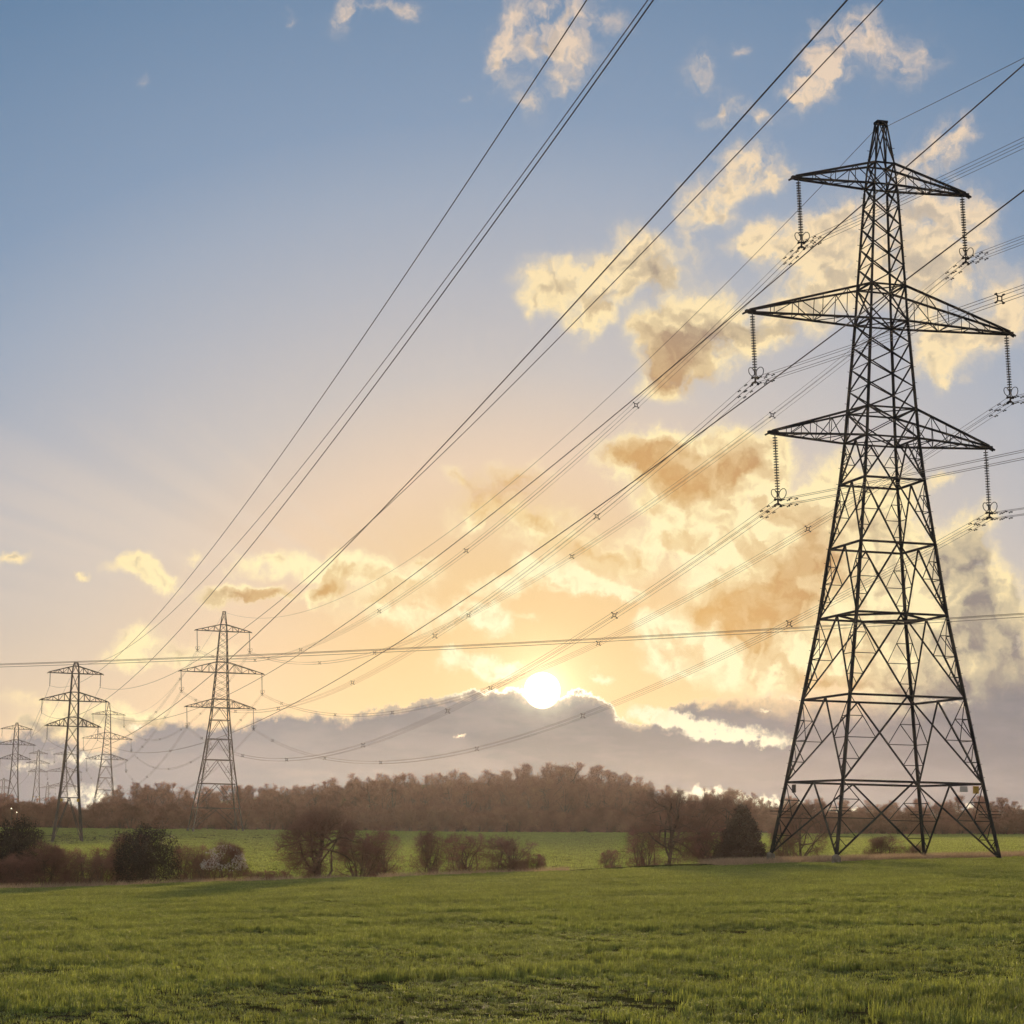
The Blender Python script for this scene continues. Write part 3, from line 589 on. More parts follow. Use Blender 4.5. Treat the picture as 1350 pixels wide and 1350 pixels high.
def make_pylon(sp, name, steel, fine, base_z=0.0, plates=True):
    root = empty(name)
    hw = lambda z: interp(sp.tab, z)
    isbig = sp is big
    zs = [z for z, _ in sp.tab]
    for c in CORN:
        mb = MB(); wl = 0.19 if isbig else 0.24
        for z0, z1 in zip(zs, zs[1:]):
            w_ = wl * (1.0 if z0 < 20 else 0.86 if z0 < 30 else 0.7 if z0 < 44 else 0.5)
            mb.beam((c[0] * hw(z0), c[1] * hw(z0), z0), (c[0] * hw(z1), c[1] * hw(z1), z1), w_, cap=False)
        if fine and c in ((-1, 1), (1, -1)):
            sb = mb; z = 3.2; k = 0
            while z < 48.5:
                h_ = hw(z); dx = 0.24 if k % 2 else 0.0; dy = 0.0 if k % 2 else 0.24
                sb.beam((c[0] * h_, c[1] * h_, z), (c[0] * (h_ + dx), c[1] * (h_ + dy), z + 0.02), 0.028); z += 0.42 if z < 20 else 0.55; k += 1
        lg = mb.build('leg', steel, root)
        fm = MB(); hb = hw(0); fm.tube([(c[0] * hb, c[1] * hb, -0.7), (c[0] * hb, c[1] * hb, 0.10), (c[0] * hw(0.2), c[1] * hw(0.2), 0.18)], [0.30, 0.28, 0.16], 10)
        fm.build('footing', M['concrete'], lg)
    br = MB()
    if isbig:
        lv = [0.15, 4.88, 10.40, 15.82, 20.55, 24.9, 27.75]
        for z0, z1 in zip(lv, lv[1:]):
            k_panel(br, hw, z0, z1, 0.098 if z0 < 20 else 0.095, 0.048, fine or z0 < 16)
        segs = [(27.75, 29.75, 0.11), (29.75, 35.85, 0.10), (35.85, 38.3, 0.11), (38.3, 45.4, 0.095), (45.4, 46.95, 0.09), (46.95, 49.95, 0.075)]
    else:
        lv = [0.15, 8.9]
        for z0, z1 in zip(lv, lv[1:]): k_panel(br, hw, z0, z1, 0.12, 0.06, False)
        segs = [(8.9, 15.6, 0.14), (15.6, 19.8, 0.13), (19.8, 23.05, 0.13), (23.05, 24.9, 0.12), (24.9, 28.13, 0.12), (28.13, 29.9, 0.12), (29.9, 33.63, 0.11), (33.63, 35.7, 0.1)]
    for z0, z1, wb in segs:
        if isbig and z1 - z0 > 3.5:
            nst = max(2, round((z1 - z0) / (0.95 + 0.45 * hw(z0))))
        else: nst = 1
        for k in range(4):
            c0, c1 = CORN[k], CORN[(k + 1) % 4]
            if isbig:
                for i in range(nst):
                    za, zb = z0 + (z1 - z0) * i / nst, z0 + (z1 - z0) * (i + 1) / nst
                    for ca, cb_ in ((c0, c1), (c1, c0)): br.beam((ca[0] * hw(za), ca[1] * hw(za), za), (cb_[0] * hw(zb), cb_[1] * hw(zb), zb), wb, 0.06, cap=False)
            else:
                for ca, cb_ in ((c0, c1), (c1, c0)):
                    br.beam((ca[0] * hw(z0), ca[1] * hw(z0), z0), (cb_[0] * hw(z1), cb_[1] * hw(z1), z1), wb, 0.07, cap=False)
    br.build('lattice_bracing', steel, root)
    levels = sp.rings + [a[0] for a in sp.arms] + [a[1] for a in sp.arms] + [sp.topz]
    for z in levels:
        fr = MB(); h_ = hw(z); big_ring = z in sp.rings
        for k in range(4):
            c0, c1 = CORN[k], CORN[(k + 1) % 4]
            fr.beam((c0[0] * h_, c0[1] * h_, z), (c1[0] * h_, c1[1] * h_, z), 0.12 if big_ring else 0.11, 0.14 if big_ring else 0.11)
        if z == 15.82:
            mids = [Vector(((CORN[k][0] + CORN[(k + 1) % 4][0]) / 2 * h_, (CORN[k][1] + CORN[(k + 1) % 4][1]) / 2 * h_, z)) for k in range(4)]
            for k in range(4): fr.beam(mids[k], mids[(k + 1) % 4], 0.11, 0.14)
        if z < 44 and not big_ring:
            fr.beam((-h_, -h_, z), (h_, h_, z), 0.07, cap=False); fr.beam((-h_, h_, z), (h_, -h_, z), 0.07, cap=False)
        fr.build('horizontal_frame', steel, root)
    cap = MB()
    if isbig:
        h_ = hw(sp.topz); cap.box((0, 0, sp.topz + 0.03), 2 * h_ + 0.2, 2 * h_ + 0.1, 0.16); cap.beam((0.1, -0.3, sp.topz - 0.1), (0.1, -0.75, sp.topz - 0.5), 0.12, 0.16)
    else:
        h_ = hw(sp.topz); cap.box((0, 0, sp.topz + 0.1), 2 * h_ + 0.15, 2 * h_ + 0.15, 0.22)
    cap.build('peak_cap', steel, root)
    for zl, zu, span, n in sp.arms:
        for s in (-1, 1):
            arm = crossarm_mb(hw, s, zl, zu, span, n, 0.135 if isbig else 0.16, 0.05 if fine else 0.08).build('crossarm', steel, root)
            tp = (s * (span - 0.22), 0, zl - 0.02); sw = SW if isbig else 0.0
            bt = (tp[0] + sw, 0, zl - sp.ins)
            ins = insulator_mb(tp, bt, 21 if isbig else 12, 0.17 if isbig else 0.16, 10 if fine else 6).build('insulator_string', M['porcelain'], arm)
            fittings_mb(bt, isbig).build('yoke', steel, arm)
    if fine:
        h_ = hw(4.88)
        for (x, y, z, a, b_, mt, nm) in ((-h_ + 1.15, h_ - 0.6, 4.5, 0.42, 0.42, 'white_plate', 'notice_plate'), ):
            pass
        p = MB(); p.beam((-h_ + 0.02, h_ - 1.35, 4.72), (-h_ + 0.02, h_ - 1.35, 4.18), 0.05, 0.62); p.build('notice_plate', M['far_steel'], root)
        p = MB(); p.beam((h_ - 1.4, -h_ - 0.09, 4.70), (h_ - 1.4, -h_ - 0.09, 4.34), 0.55, 0.04); p.build('notice_plate', M['white_plate'], root)
        p = MB(); p.beam((h_ - 0.55, -h_ - 0.09, 4.74), (h_ - 0.55, -h_ - 0.09, 4.26), 0.40, 0.04); p.build('warning_plate', M['yellow_plate'], root)
        # barbed anti-climbing guards on outriggers round each leg
        for c in CORN:
            g = MB(); hz_ = hw(3.0)
            for dz_ in (2.75, 2.95, 3.15):
                q = [Vector((c[0] * hz_ + dx * 0.5, c[1] * hz_ + dy * 0.5, dz_)) for dx, dy in CORN]
                for k in range(4): g.beam(q[k], q[(k + 1) % 4], 0.02, cap=False)
            for dx, dy in CORN: g.beam((c[0] * hz_, c[1] * hz_, 2.95), (c[0] * hz_ + dx * 0.52, c[1] * hz_ + dy * 0.52, 2.95), 0.05)
            g.build('climbing_guard', steel, root)
    else:
        h_ = hw(sp.rings[0]); z = sp.rings[0] - 0.5
        if not isbig:
            for s in (-1, 1):
                p = MB(); p.beam((s * (h_ - 0.3), -h_ - 0.09, z - 0.3), (s * (h_ - 0.3), -h_ - 0.09, z + 0.3), 0.5, 0.05); p.build('warning_plate', M['yellow_plate'], root)
    return root

PB = {}   # pylon bases in world coordinates
PB['near'] = Vector((24.753, 144.277, CAMH - 1.296)); PB['second'] = Vector((-66.11, 502.599, CAMH - 1.449)); PB['third'] = Vector((-157.877, 865.125, CAMH - 3.792))
PB['small'] = Vector((-86.956, 438.159, CAMH - 4.478)); PB['small2'] = Vector((-173.71, 775.234, CAMH - 2.19))
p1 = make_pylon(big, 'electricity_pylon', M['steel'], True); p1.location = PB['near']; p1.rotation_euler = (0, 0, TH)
tag(p1, 'tall black steel lattice pylon rising from the crop, biggest of all the pylons', 'pylon', 'pylons of the two power lines')
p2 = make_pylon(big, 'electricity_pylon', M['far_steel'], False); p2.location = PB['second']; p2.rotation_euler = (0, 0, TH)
tag(p2, 'slender pylon with a tapered peak standing before the wood at the far field edge', 'pylon', 'pylons of the two power lines')
def another(src, base, rz, label):
    c = copy_tree(src); c.location = base; c.rotation_euler = (0, 0, rz); tag(c, label); return c
another(p2, PB['third'], TH, 'hazy pylon with its feet hidden behind the wood, close behind a flat-topped pylon')
d4 = ray(86.5, 984); another(p2, Vector((d4.x * 1230, 1230, CAMH + d4.z * 1230 - 50)), TH + 0.03, 'very faint pylon seen through the lattice of the flat-topped pylon')
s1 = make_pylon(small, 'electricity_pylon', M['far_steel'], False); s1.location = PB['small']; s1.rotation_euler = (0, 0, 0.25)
tag(s1, 'dark flat-topped pylon standing in the green far field near the evergreen bush', 'pylon', 'pylons of the two power lines')
another(s1, PB['small2'], 0.252, 'flat-topped hazy pylon nearest the picture edge above the evergreen bush')
d5 = ray(51, 989); another(s1, Vector((d5.x * 1290, 1290, CAMH + d5.z * 1290 - 35.7)), 0.25, 'faint flat-topped pylon in the haze between two nearer flat-topped pylons')
d6 = ray(5, 1026); another(s1, Vector((d6.x * 1650, 1650, CAMH + d6.z * 1650 - 35.7)), 0.3, 'faintest tiny pylon low in the haze at the picture edge')
d7 = ray(63, 1031); another(p2, Vector((d7.x * 1700, 1700, CAMH + d7.z * 1700 - 50)), 0.3, 'tiny broad-armed pylon low in the haze behind the flat-topped pylon')

# ------------------------------------------------------------------ conductors
def attach(base, th, sp, top_dx=0.0, quad=True):
    r = Vector((math.cos(th), math.sin(th), 0)); o = {}
    for i, (zl, zu, span, n) in enumerate(sp.arms):
        for s, nm in ((-1, 'L'), (1, 'R')):
            o[nm + str(i + 1)] = base + r * (s * (span - 0.22) + (SW if sp is big else 0)) + Vector((0, 0, zl - sp.ins - (0.26 if sp is big else 0.05)))
    l = Vector((-math.sin(th), math.cos(th), 0))
    o['E'] = base + Vector((0, 0, sp.topz - 0.05))
    return o
def sagcurve(a, b, sag, t0=0.0, t1=1.0, n=60):
    out = []
    for i in range(n + 1):
        t = t0 + (t1 - t0) * i / n; p = a.lerp(b, t) if 0 <= t <= 1 else a + (b - a) * t
        out.append(p - Vector((0, 0, sag * 4 * t * (1 - t))))
    return out
SPACERS = (0.099, 0.265, 0.40, 0.58, 0.728, 0.915)
QUAD = ((-0.2, 0.2), (0.2, 0.2), (0.2, -0.2), (-0.2, -0.2))
def bundle(a, b, sag, label, group, spacers, damp0=False, rad=0.015, t1=1.0):
    root = empty('conductor_bundle', a); tag(root, label, 'conductor', group)
    h = Vector((b.x - a.x, b.y - a.y, 0)).normalized(); side = Vector((h.y, -h.x, 0))
    cur = [p - a for p in sagcurve(a, b, sag, 0, t1)]
    for ox, oz in QUAD:
        mb = MB(); mb.tube([p + side * ox + Vector((0, 0, oz)) for p in cur], rad, 4); mb.build('wire', M['wire'], root)
    f = lambda t: (b - a) * t - Vector((0, 0, sag * 4 * t * (1 - t)))
    for t in spacers:
        if t > t1: continue
        c = f(t); mb = MB(); q = [c + side * ox * 0.62 + Vector((0, 0, oz * 0.62)) for ox, oz in QUAD]
        for k in range(4):
            mb.beam(q[k], q[(k + 1) % 4], 0.055)
            ox, oz = QUAD[k]; e = c + side * ox * 1.12 + Vector((0, 0, oz * 1.12)); mb.beam(q[k], e, 0.055); mb.tube([e - h * 0.09, e + h * 0.09], 0.05, 6)
        mb.build('spacer', M['far_steel'], root)
    if damp0:
        L_ = (b - a).length
        for ox, oz in QUAD:
            for dd in (1.25, 2.5) if oz > 0 or True else ():
                c = f(dd / L_) + side * ox + Vector((0, 0, oz)); mb = MB()
                mb.beam(c, c - Vector((0, 0, 0.09)), 0.035)
                mb.tube([c + h * k - Vector((0, 0, 0.10)) for k in (-0.22, -0.21, -0.12, -0.11, 0.11, 0.12, 0.21, 0.22)], [0.03, 0.045, 0.045, 0.012, 0.012, 0.045, 0.045, 0.03], 6)
                mb.build('vibration_damper', M['steel'], root)
    return root
def single(name, pts_, rad, label, cat, group):
    a = pts_[0]; mb = MB(); mb.tube([p - a for p in pts_], rad, 5); o = mb.build(name, M['wire']); o.location = a; tag(o, label, cat, group); return o

PB['behind'] = Vector((127.559, -201.122, CAMH - 1.765))
A0, A1_, A2_, A3_ = (attach(PB[k], TH, big) for k in ('behind', 'near', 'second', 'third'))
WORD = {'L1': 'top left', 'R1': 'top right', 'L2': 'middle left', 'R2': 'middle right', 'L3': 'bottom left', 'R3': 'bottom right'}
for k, wd in WORD.items():
    bundle(A1_[k], A2_[k], 11.69, f'quad conductor bundle from the {wd} arm of the big pylon to the next', 'bundles from the big pylon to the second pylon', SPACERS, True)
    bundle(A1_[k], A0[k], 5.5, f'quad conductor bundle rising overhead from the {wd} arm of the big pylon', 'bundles leaving the big pylon overhead', (0.09, 0.25), True, t1=0.5)
    bundle(A2_[k], A3_[k], 11.5, f'hazy bundle running away from the {wd} arm of the pylon before the wood', 'bundles running away behind the second pylon', SPACERS, False)
single('earth_wire', sagcurve(A1_['E'], A2_['E'], 12.4), 0.02, 'single earth wire sloping down from the peak of the big pylon', 'wire', 'earth wires on the pylon peaks')
single('earth_wire', sagcurve(A1_['E'] + Vector((0.4, -0.5, -0.3)), A0['E'], 7.3, 0, 0.5), 0.02, 'single earth wire rising out of frame from the peak of the big pylon', 'wire', 'earth wires on the pylon peaks')
single('earth_wire', sagcurve(A2_['E'], A3_['E'], 12.0), 0.02, 'single earth wire behind the peak of the pylon before the wood', 'wire', 'earth wires on the pylon peaks')
b0 = Vector((12.839, 51.134, CAMH - 0.292))
B1, B2, B3 = attach(b0, 0.232, small), attach(PB['small'], 0.25, small), attach(PB['small2'], 0.252, small)
for k, wd in WORD.items():
    single('line_conductor', sagcurve(B1[k], B2[k], 8.47, -0.2, 1.0, 80), 0.024, f'single conductor overhead to the {wd} arm of the dark flat-topped pylon', 'conductor', 'conductors overhead to the flat-topped pylon')
    single('line_conductor', sagcurve(B2[k], B3[k], 8.2), 0.024, f'faint conductor running away from the {wd} arm of the flat-topped pylon', 'conductor', 'conductors behind the flat-topped pylon')
single('earth_wire', sagcurve(B1['E'], B2['E'], 8.79, -0.2, 1.0, 80), 0.024, 'single earth wire passing overhead to the cap of the dark flat-topped pylon', 'wire', 'earth wires on the pylon peaks')
single('earth_wire', sagcurve(B2['E'], B3['E'], 8.5), 0.022, 'faint earth wire behind the cap of the dark flat-topped pylon', 'wire', 'earth wires on the pylon peaks')
# the small distribution line that crosses the view low down
for (ya, yb, xa, xb, lab) in ((875.5, 808.5, 96, 84, 'upper'), (879.5, 813.5, 95, 83, 'lower')):
    ra, rb = ray(0, ya), ray(1350, yb)
    a = Vector((ra.x * xa, xa, CAMH + ra.z * xa)); b_ = Vector((rb.x * xb, xb, CAMH + rb.z * xb)); a.z += 0.33; b_.z += 0.33; e_ = (b_ - a) * 0.35
    for off in ((0, 0, 0), (0, 0.5, 0.0)) if lab == 'upper' else ((0, 0, 0),):
        single('line_wire', sagcurve(a - e_ + Vector(off), b_ + e_ + Vector(off), 0.5, 0, 1, 50), 0.010, ('thin wire crossing the whole view low down, the lower of the crossing wires' if lab == 'lower' else 'thin upper wire of the nearly level line crossing the whole view'), 'wire', 'level wires crossing the view')

# ------------------------------------------------------------------ trees and shrubs
def rnd_dir(r):
    while True:
        v = Vector((r.uniform(-1, 1), r.uniform(-1, 1), r.uniform(-1, 1)))
        if 0.05 < v.length < 1: return v.normalized()
def limb(mb, a, b, ra, rb, r, bend=0.12, n=5, sides=4):
    L_ = (b - a).length; off = rnd_dir(r) * L_ * bend; off2 = rnd_dir(r) * L_ * bend * 0.5; pts_ = []
    for i in range(n):
        t = i / (n - 1); pts_.append(a.lerp(b, t) + off * math.sin(math.pi * t) + off2 * math.sin(2 * math.pi * t) + Vector((0, 0, L_ * 0.08 * math.sin(math.pi * t))))
    mb.tube(pts_, [ra + (rb - ra) * i / (n - 1) for i in range(n)], sides, cap=False)
    return pts_
def pick(pts_, t):
    f = t * (len(pts_) - 1); i = min(int(f), len(pts_) - 2); return pts_[i].lerp(pts_[i + 1], f - i)
def bare_tree(seed, h, R_, clear, nlimb, n2, n3, ntw, tw_len, tw_w, trunk_r, stems=1, low=0.3, lumps=0.25):
    """tapered trunk(s), limbs and three orders of twigs inside an uneven crown"""
    r = random.Random(seed); tk, cr = MB(), MB()
    cz = h * (clear + (1 - clear) * 0.48); hz_ = h - cz
    def inside(p):
        v = Vector((p.x / R_, p.y / R_, (p.z - cz) / (hz_ if p.z > cz else max(cz - h * clear * 0.6, 0.3))))
        return v.length / (1 + lumps * noise.noise(v.normalized() * 1.7 + Vector((seed * 3.1, 0, 0))))
    mains = []
    for s in range(stems):
        if stems == 1:
            top_ = Vector((r.uniform(-.08, .08) * R_, r.uniform(-.08, .08) * R_, h * 0.78)); base = Vector((0, 0, -0.25))
        else:
            a = 2 * math.pi * (s + r.random() * 0.6) / stems; k = r.uniform(0.25, 0.8); base = Vector((math.cos(a) * R_ * 0.12, math.sin(a) * R_ * 0.12, -0.25))
            top_ = Vector((math.cos(a) * R_ * k, math.sin(a) * R_ * k, h * r.uniform(0.6, 0.92)))
        mains.append(limb(tk, base, top_, trunk_r * r.uniform(.8, 1.1), trunk_r * 0.22, r, 0.05 if stems == 1 else 0.12, 9, 7))
        tk.tube([base, base + Vector((0, 0, 0.25 + trunk_r)), base + Vector((0, 0, 0.25 + trunk_r * 3))], [trunk_r * 1.5, trunk_r * 1.25, trunk_r * 0.9], 7)
    lim = []
    for i in range(nlimb):
        m_ = mains[i % len(mains)]; t = (clear + (1 - clear) * r.uniform(0.0, 0.97) ** 1.5) / 0.8 if stems == 1 else r.uniform(low, 1.0)
        t = min(t, 1.0); a = pick(m_, t)
        for _ in range(30):
            d_ = rnd_dir(r); q = Vector((d_.x * R_, d_.y * R_, cz + d_.z * hz_)) * 1.0; q = Vector((q.x * r.uniform(.55, .95), q.y * r.uniform(.55, .95), q.z))
            if q.z > a.z * 0.4 and inside(q) < 1.0: break
        lim.append((limb(tk, a, q, trunk_r * (0.5 - 0.25 * t) + 0.01, trunk_r * 0.10, r, 0.16, 7, 5), (q - a).length))
    sec = []
    for pl, L_ in lim + [(m_, h * 0.5) for m_ in mains]:
        for j in range(n2):
            t = r.uniform(0.25, 1.0); a = pick(pl, t); out_ = Vector((a.x, a.y, (a.z - cz) * 0.8)); out_ = out_.normalized() if out_.length > 0.05 else rnd_dir(r)
            d_ = (rnd_dir(r) + out_ * 0.9 + Vector((0, 0, 0.25))).normalized(); ln = R_ * r.uniform(0.25, 0.5); q = a + d_ * ln
            k = 0
            while inside(q) > 1.02 and k < 5: q = a.lerp(q, 0.7); k += 1
            sec.append((limb(cr, a, q, trunk_r * 0.10, trunk_r * 0.04, r, 0.14, 4, 3), (q - a).length))
    ter = []
    for pl, L_ in sec:
        for j in range(n3):
            a = pick(pl, r.uniform(0.15, 1.0)); d_ = (rnd_dir(r) + Vector((a.x, a.y, a.z - cz)).normalized() * 0.6 + Vector((0, 0, 0.15))).normalized(); q = a + d_ * R_ * r.uniform(0.12, 0.26)
            if inside(q) > 1.08: q = a.lerp(q, 0.5)
            cr.tri(*tapered(a, q, trunk_r * 0.055 + tw_w * 0.4, r)); ter.append((a, q))
    for a0, q0 in ter:
        for j in range(ntw):
            a = a0.lerp(q0, r.uniform(0.1, 1.0)); d_ = (rnd_dir(r) + (q0 - a0).normalized() * 0.8 + Vector((0, 0, 0.1))).normalized(); q = a + d_ * tw_len * r.uniform(0.5, 1.1)
            cr.tri(*tapered(a, q, tw_w * r.uniform(0.7, 1.2), r))
    return tk, cr
def tapered(a, q, w_, r):
    s_ = (q - a).cross(rnd_dir(r)); s_ = s_.normalized() * w_ / 2 if s_.length > 1e-6 else Vector((w_ / 2, 0, 0))
    return a - s_, a + s_, q
def leafy(seed, h, R_, n, size, mat, cone=False, lumps=0.35, trunk=True):
    r = random.Random(seed); cr = MB(); tk = MB()
    tk.tube([(0, 0, -0.2), (0.03, 0, h * 0.5), (0, 0, h * 0.9)], [R_ * 0.09, R_ * 0.06, R_ * 0.02], 6)
    for i in range(14):
        a = Vector((0, 0, h * r.uniform(0.1, 0.8))); d_ = rnd_dir(r); d_.z = abs(d_.z) * 0.6; limb(tk, a, a + d_.normalized() * R_ * 0.6, R_ * 0.03, R_ * 0.008, r, 0.1, 4, 4)
    k = 0
    while k < n:
        if cone:
            z = h * (1 - math.sqrt(r.random())); z = max(z, 0.02 * h); rr = R_ * (1 - z / h) ** 0.75 + 0.05 * R_
            a = r.uniform(0, 2 * math.pi); tier = 0.82 + 0.28 * abs(math.sin(z / h * 16 + a)); q = math.sqrt(r.uniform(0.25, 1.0)) * rr * tier * (1 + lumps * noise.noise(Vector((math.cos(a) * 2, math.sin(a) * 2, z * 1.2 + seed))))
            p = Vector((math.cos(a) * q, math.sin(a) * q, z - 0.12 * q))
        else:
            d_ = rnd_dir(r); q = r.random() ** 0.4; lum = 1 + lumps * noise.noise(d_ * 2.2 + Vector((seed, 0, 0))) + 0.18 * noise.noise(d_ * 6 + Vector((0, seed, 0)))
            p = Vector((d_.x * R_ * q * lum, d_.y * R_ * q * lum, h * 0.48 + d_.z * h * 0.52 * q * lum))
            if p.z < 0: continue
        d1 = rnd_dir(r) * size * r.uniform(0.6, 1.3); d2 = d1.cross(rnd_dir(r)); d2 = d2.normalized() * size * r.uniform(0.25, 0.5)
        cr.quad(p - d2, p + d1 * 0.5 - d2 * 0.1 + d2, p + d1, p + d1 * 0.4 - d2); k += 1
    return tk, cr
def proto(pair, mat_t, mat_c):
    return pair[0].mesh('trunk', mat_t), pair[1].mesh('crown', mat_c)
def plant(name, pr, loc, sc, rz, label, cat, group=None):
    root = empty(name, loc, rz); root.scale = sc; tag(root, label, cat, group)
    for nm, me in zip(('trunk', 'crown'), pr):
        o = bpy.data.objects.new(nm, me); col.objects.link(o); o.parent = root
    return root
def on_ground(px, D):
    d_ = ray(px, 1120); x = d_.x * D; return Vector((x, D, ground(x, D)))
def top_height(px, py, D, base_z):
    d_ = ray(px, py); return CAMH + d_.z * D - base_z

# prototypes: (trunk mesh, crown mesh), design height, design crown radius
OAK = [(proto(bare_tree(11 + i, 4.4, 3.0, 0.10, 28, 11, 9, 8, 0.34, 0.011, 0.17), M['bark'], M['twig']), 4.4, 3.0) for i in range(1)]
SHRUB = [(proto(bare_tree(31 + i, 3.2, 1.5, 0.0, 26, 9, 7, 6, 0.30, 0.010, 0.05, stems=8, low=0.06), M['bark'], M['red_twig'] if i % 2 else M['twig']), 3.2, 1.5) for i in range(4)]
HTREE = [(proto(bare_tree(51 + i, 6.0, 2.6, 0.10, 24, 10, 8, 6, 0.38, 0.011, 0.15), M['bark'], M['twig']), 6.0, 2.6) for i in range(3)]
WOOD = [(proto(bare_tree(71 + i, 14.0, 4.3, 0.05 + 0.04 * (i % 3), 18, 8, 7, 7, 1.1, 0.036, 0.26, lumps=0.3), M['bark'], M['far_twig']), 14.0, 4.3) for i in range(7)]
UNDER = [(proto(bare_tree(91 + i, 5.0, 3.4, 0.0, 20, 8, 7, 7, 0.9, 0.04, 0.09, stems=8, low=0.04), M['bark'], M['far_twig']), 5.0, 3.4) for i in range(3)]
EVER = [(proto(leafy(121, 3.4, 1.9, 20000, 0.10, None), M['bark'], M['evergreen']), 3.4, 1.9), (proto(leafy(122, 4.2, 2.3, 24000, 0.10, None), M['bark'], M['evergreen']), 4.2, 2.3)]
CONE = [(proto(leafy(131, 5.0, 1.7, 18000, 0.13, None, cone=True), M['bark'], M['conifer']), 5.0, 1.7)]

def put(P_, name, px, py_top, width_px, D, label, cat, group=None, rz=0.0, sink=0.0):
    pr, h0, r0 = P_; loc = on_ground(px, D); loc.z -= sink
    h = top_height(px, py_top, D, loc.z); rad = width_px / 2 * D / 2871.0
    return plant(name, pr, loc, (rad / r0, rad / r0, h / h0), rz, label, cat, group)

# along the far edge of the near field, left to right
put(EVER[0], 'evergreen_bush', 22, 1079, 78, 152, 'rounded dark evergreen bush at the picture edge beside the flat-topped pylon', 'bush', rz=0.4)
put(EVER[0], 'evergreen_bush', -28, 1092, 60, 156, 'dark evergreen bush partly cut off by the picture edge', 'bush', rz=2.0)
for i, (px, py, wd, D) in enumerate(((58, 1113, 80, 146), (88, 1120, 76, 150), (118, 1124, 74, 145), (142, 1116, 60, 152), (20, 1128, 80, 143), (250, 1115, 66, 150), (272, 1122, 52, 147))):
    lab = ('low brown bramble scrub filling the hedge between the two dark evergreen bushes' if i < 5 else 'low brown scrub between the big dark bush and the pale blossoming shrub')
    put(SHRUB[i % 4], 'bramble_shrub', px, py, wd, D, lab, 'shrub', 'bramble scrub of the hedge' if i < 5 else 'scrub beside the blossom', rz=i * 1.3)
put(EVER[1], 'evergreen_bush', 191, 1089, 88, 146, 'big dark dense bush in the hedge below the pylon that stands before the wood', 'bush', rz=1.0)
put(SHRUB[2], 'shrub', 172, 1092, 60, 147, 'leafless twigs sticking out around the big dark dense bush', 'shrub', rz=2.2)
put(SHRUB[0], 'blossoming_shrub', 296, 1112, 64, 145, 'small shrub with pale white blossom at its top', 'shrub', rz=0.3)
put(SHRUB[1], 'low_shrub', 340, 1148, 46, 143, 'very low brown scrub at the crop edge left of the spreading oak', 'shrub', 'low scrub at the crop edge', rz=0.8)
put(SHRUB[3], 'low_shrub', 368, 1147, 40, 144, 'very low brown scrub at the crop edge left of the spreading oak', 'shrub', 'low scrub at the crop edge', rz=1.9)
put(OAK[0], 'oak_tree', 424, 1077, 150, 146, 'broad spreading bare oak with a short thick trunk at the crop edge', 'tree', rz=0.7, sink=0.1)
put(SHRUB[3], 'shrub', 472, 1095, 72, 149, 'bare shrub growing against the spreading oak, nearer of two', 'shrub', rz=0.2)
put(SHRUB[1], 'shrub', 503, 1096, 66, 150, 'reddish bare shrub, outermost beside the spreading oak', 'shrub', rz=1.7)
put(SHRUB[0], 'shrub', 569, 1097, 62, 152, 'narrow upright bare shrub, first of three in the middle of the view', 'shrub', rz=2.5)
put(SHRUB[1], 'shrub', 614, 1100, 74, 152, 'reddish bare shrub in the middle of a row of three', 'shrub', rz=0.5)
put(SHRUB[2], 'shrub', 670, 1101, 86, 152, 'wide many-stemmed bare shrub, last of three in the middle of the view', 'shrub', rz=4.0)
put(SHRUB[3], 'low_shrub', 703, 1124, 40, 153, 'small low shrub at the foot of the wide many-stemmed one', 'shrub', rz=3.0)
put(SHRUB[1], 'low_shrub', 806, 1121, 34, 155, 'small reddish shrub alone before the group of bare trees', 'shrub', rz=1.2)
put(HTREE[0], 'bare_tree', 880, 1042, 118, 163, 'spreading bare tree with a visible straight trunk, first of the group beside the conifer', 'tree', rz=0.9)
put(HTREE[1], 'bare_tree', 925, 1046, 100, 170, 'bare tree with forked trunk in the middle of the group beside the conifer', 'tree', rz=2.4)
put(HTREE[2], 'bare_tree', 955, 1044, 90, 178, 'slim bare tree close behind the conifer', 'tree', rz=4.1)
put(SHRUB[1], 'shrub', 850, 1090, 64, 165, 'bare undergrowth shrub at the foot of the first bare tree', 'shrub', rz=0.1)
put(SHRUB[3], 'shrub', 940, 1090, 76, 162, 'dense reddish shrub between the bare trees and the conifer', 'shrub', rz=2.8)
put(CONE[0], 'conifer', 978, 1059, 74, 160, 'dark pointed conifer beside the foot of the big pylon', 'tree', rz=0.0)
put(HTREE[2], 'bare_tree', 1058, 1052, 78, 172, 'bare tree seen through the legs of the big pylon', 'tree', rz=1.0)
put(SHRUB[2], 'shrub', 1032, 1085, 44, 168, 'bare shrub at the foot of the tree behind the big pylon', 'shrub', rz=1.6)
put(SHRUB[0], 'shrub', 1170, 1103, 60, 178, 'low round bush in the field behind the big pylon', 'bush', rz=3.3)
put(SHRUB[2], 'low_shrub', 1205, 1112, 40, 176, 'small low bush beside the round one behind the big pylon', 'bush', rz=0.6)

# blossom on the pale shrub: petals clustered at its twig ends
bl = next(o for o in col.objects if o.name.startswith('blossoming_shrub'))
r = random.Random(5); mb = MB()
for i in range(2600):
    d_ = rnd_dir(r); d_.z = abs(d_.z) * 0.9 + 0.1; p = Vector((d_.x * 1.45, d_.y * 1.45, 1.5 + d_.z * 1.55)) * r.uniform(0.86, 1.02)
    if noise.noise(p * 1.6) < -0.05: continue
    a = rnd_dir(r) * 0.05; b_ = a.cross(rnd_dir(r)).normalized() * 0.04; mb.quad(p - a, p - b_, p + a, p + b_)
mb.build('blossom', M['blossom'], bl)

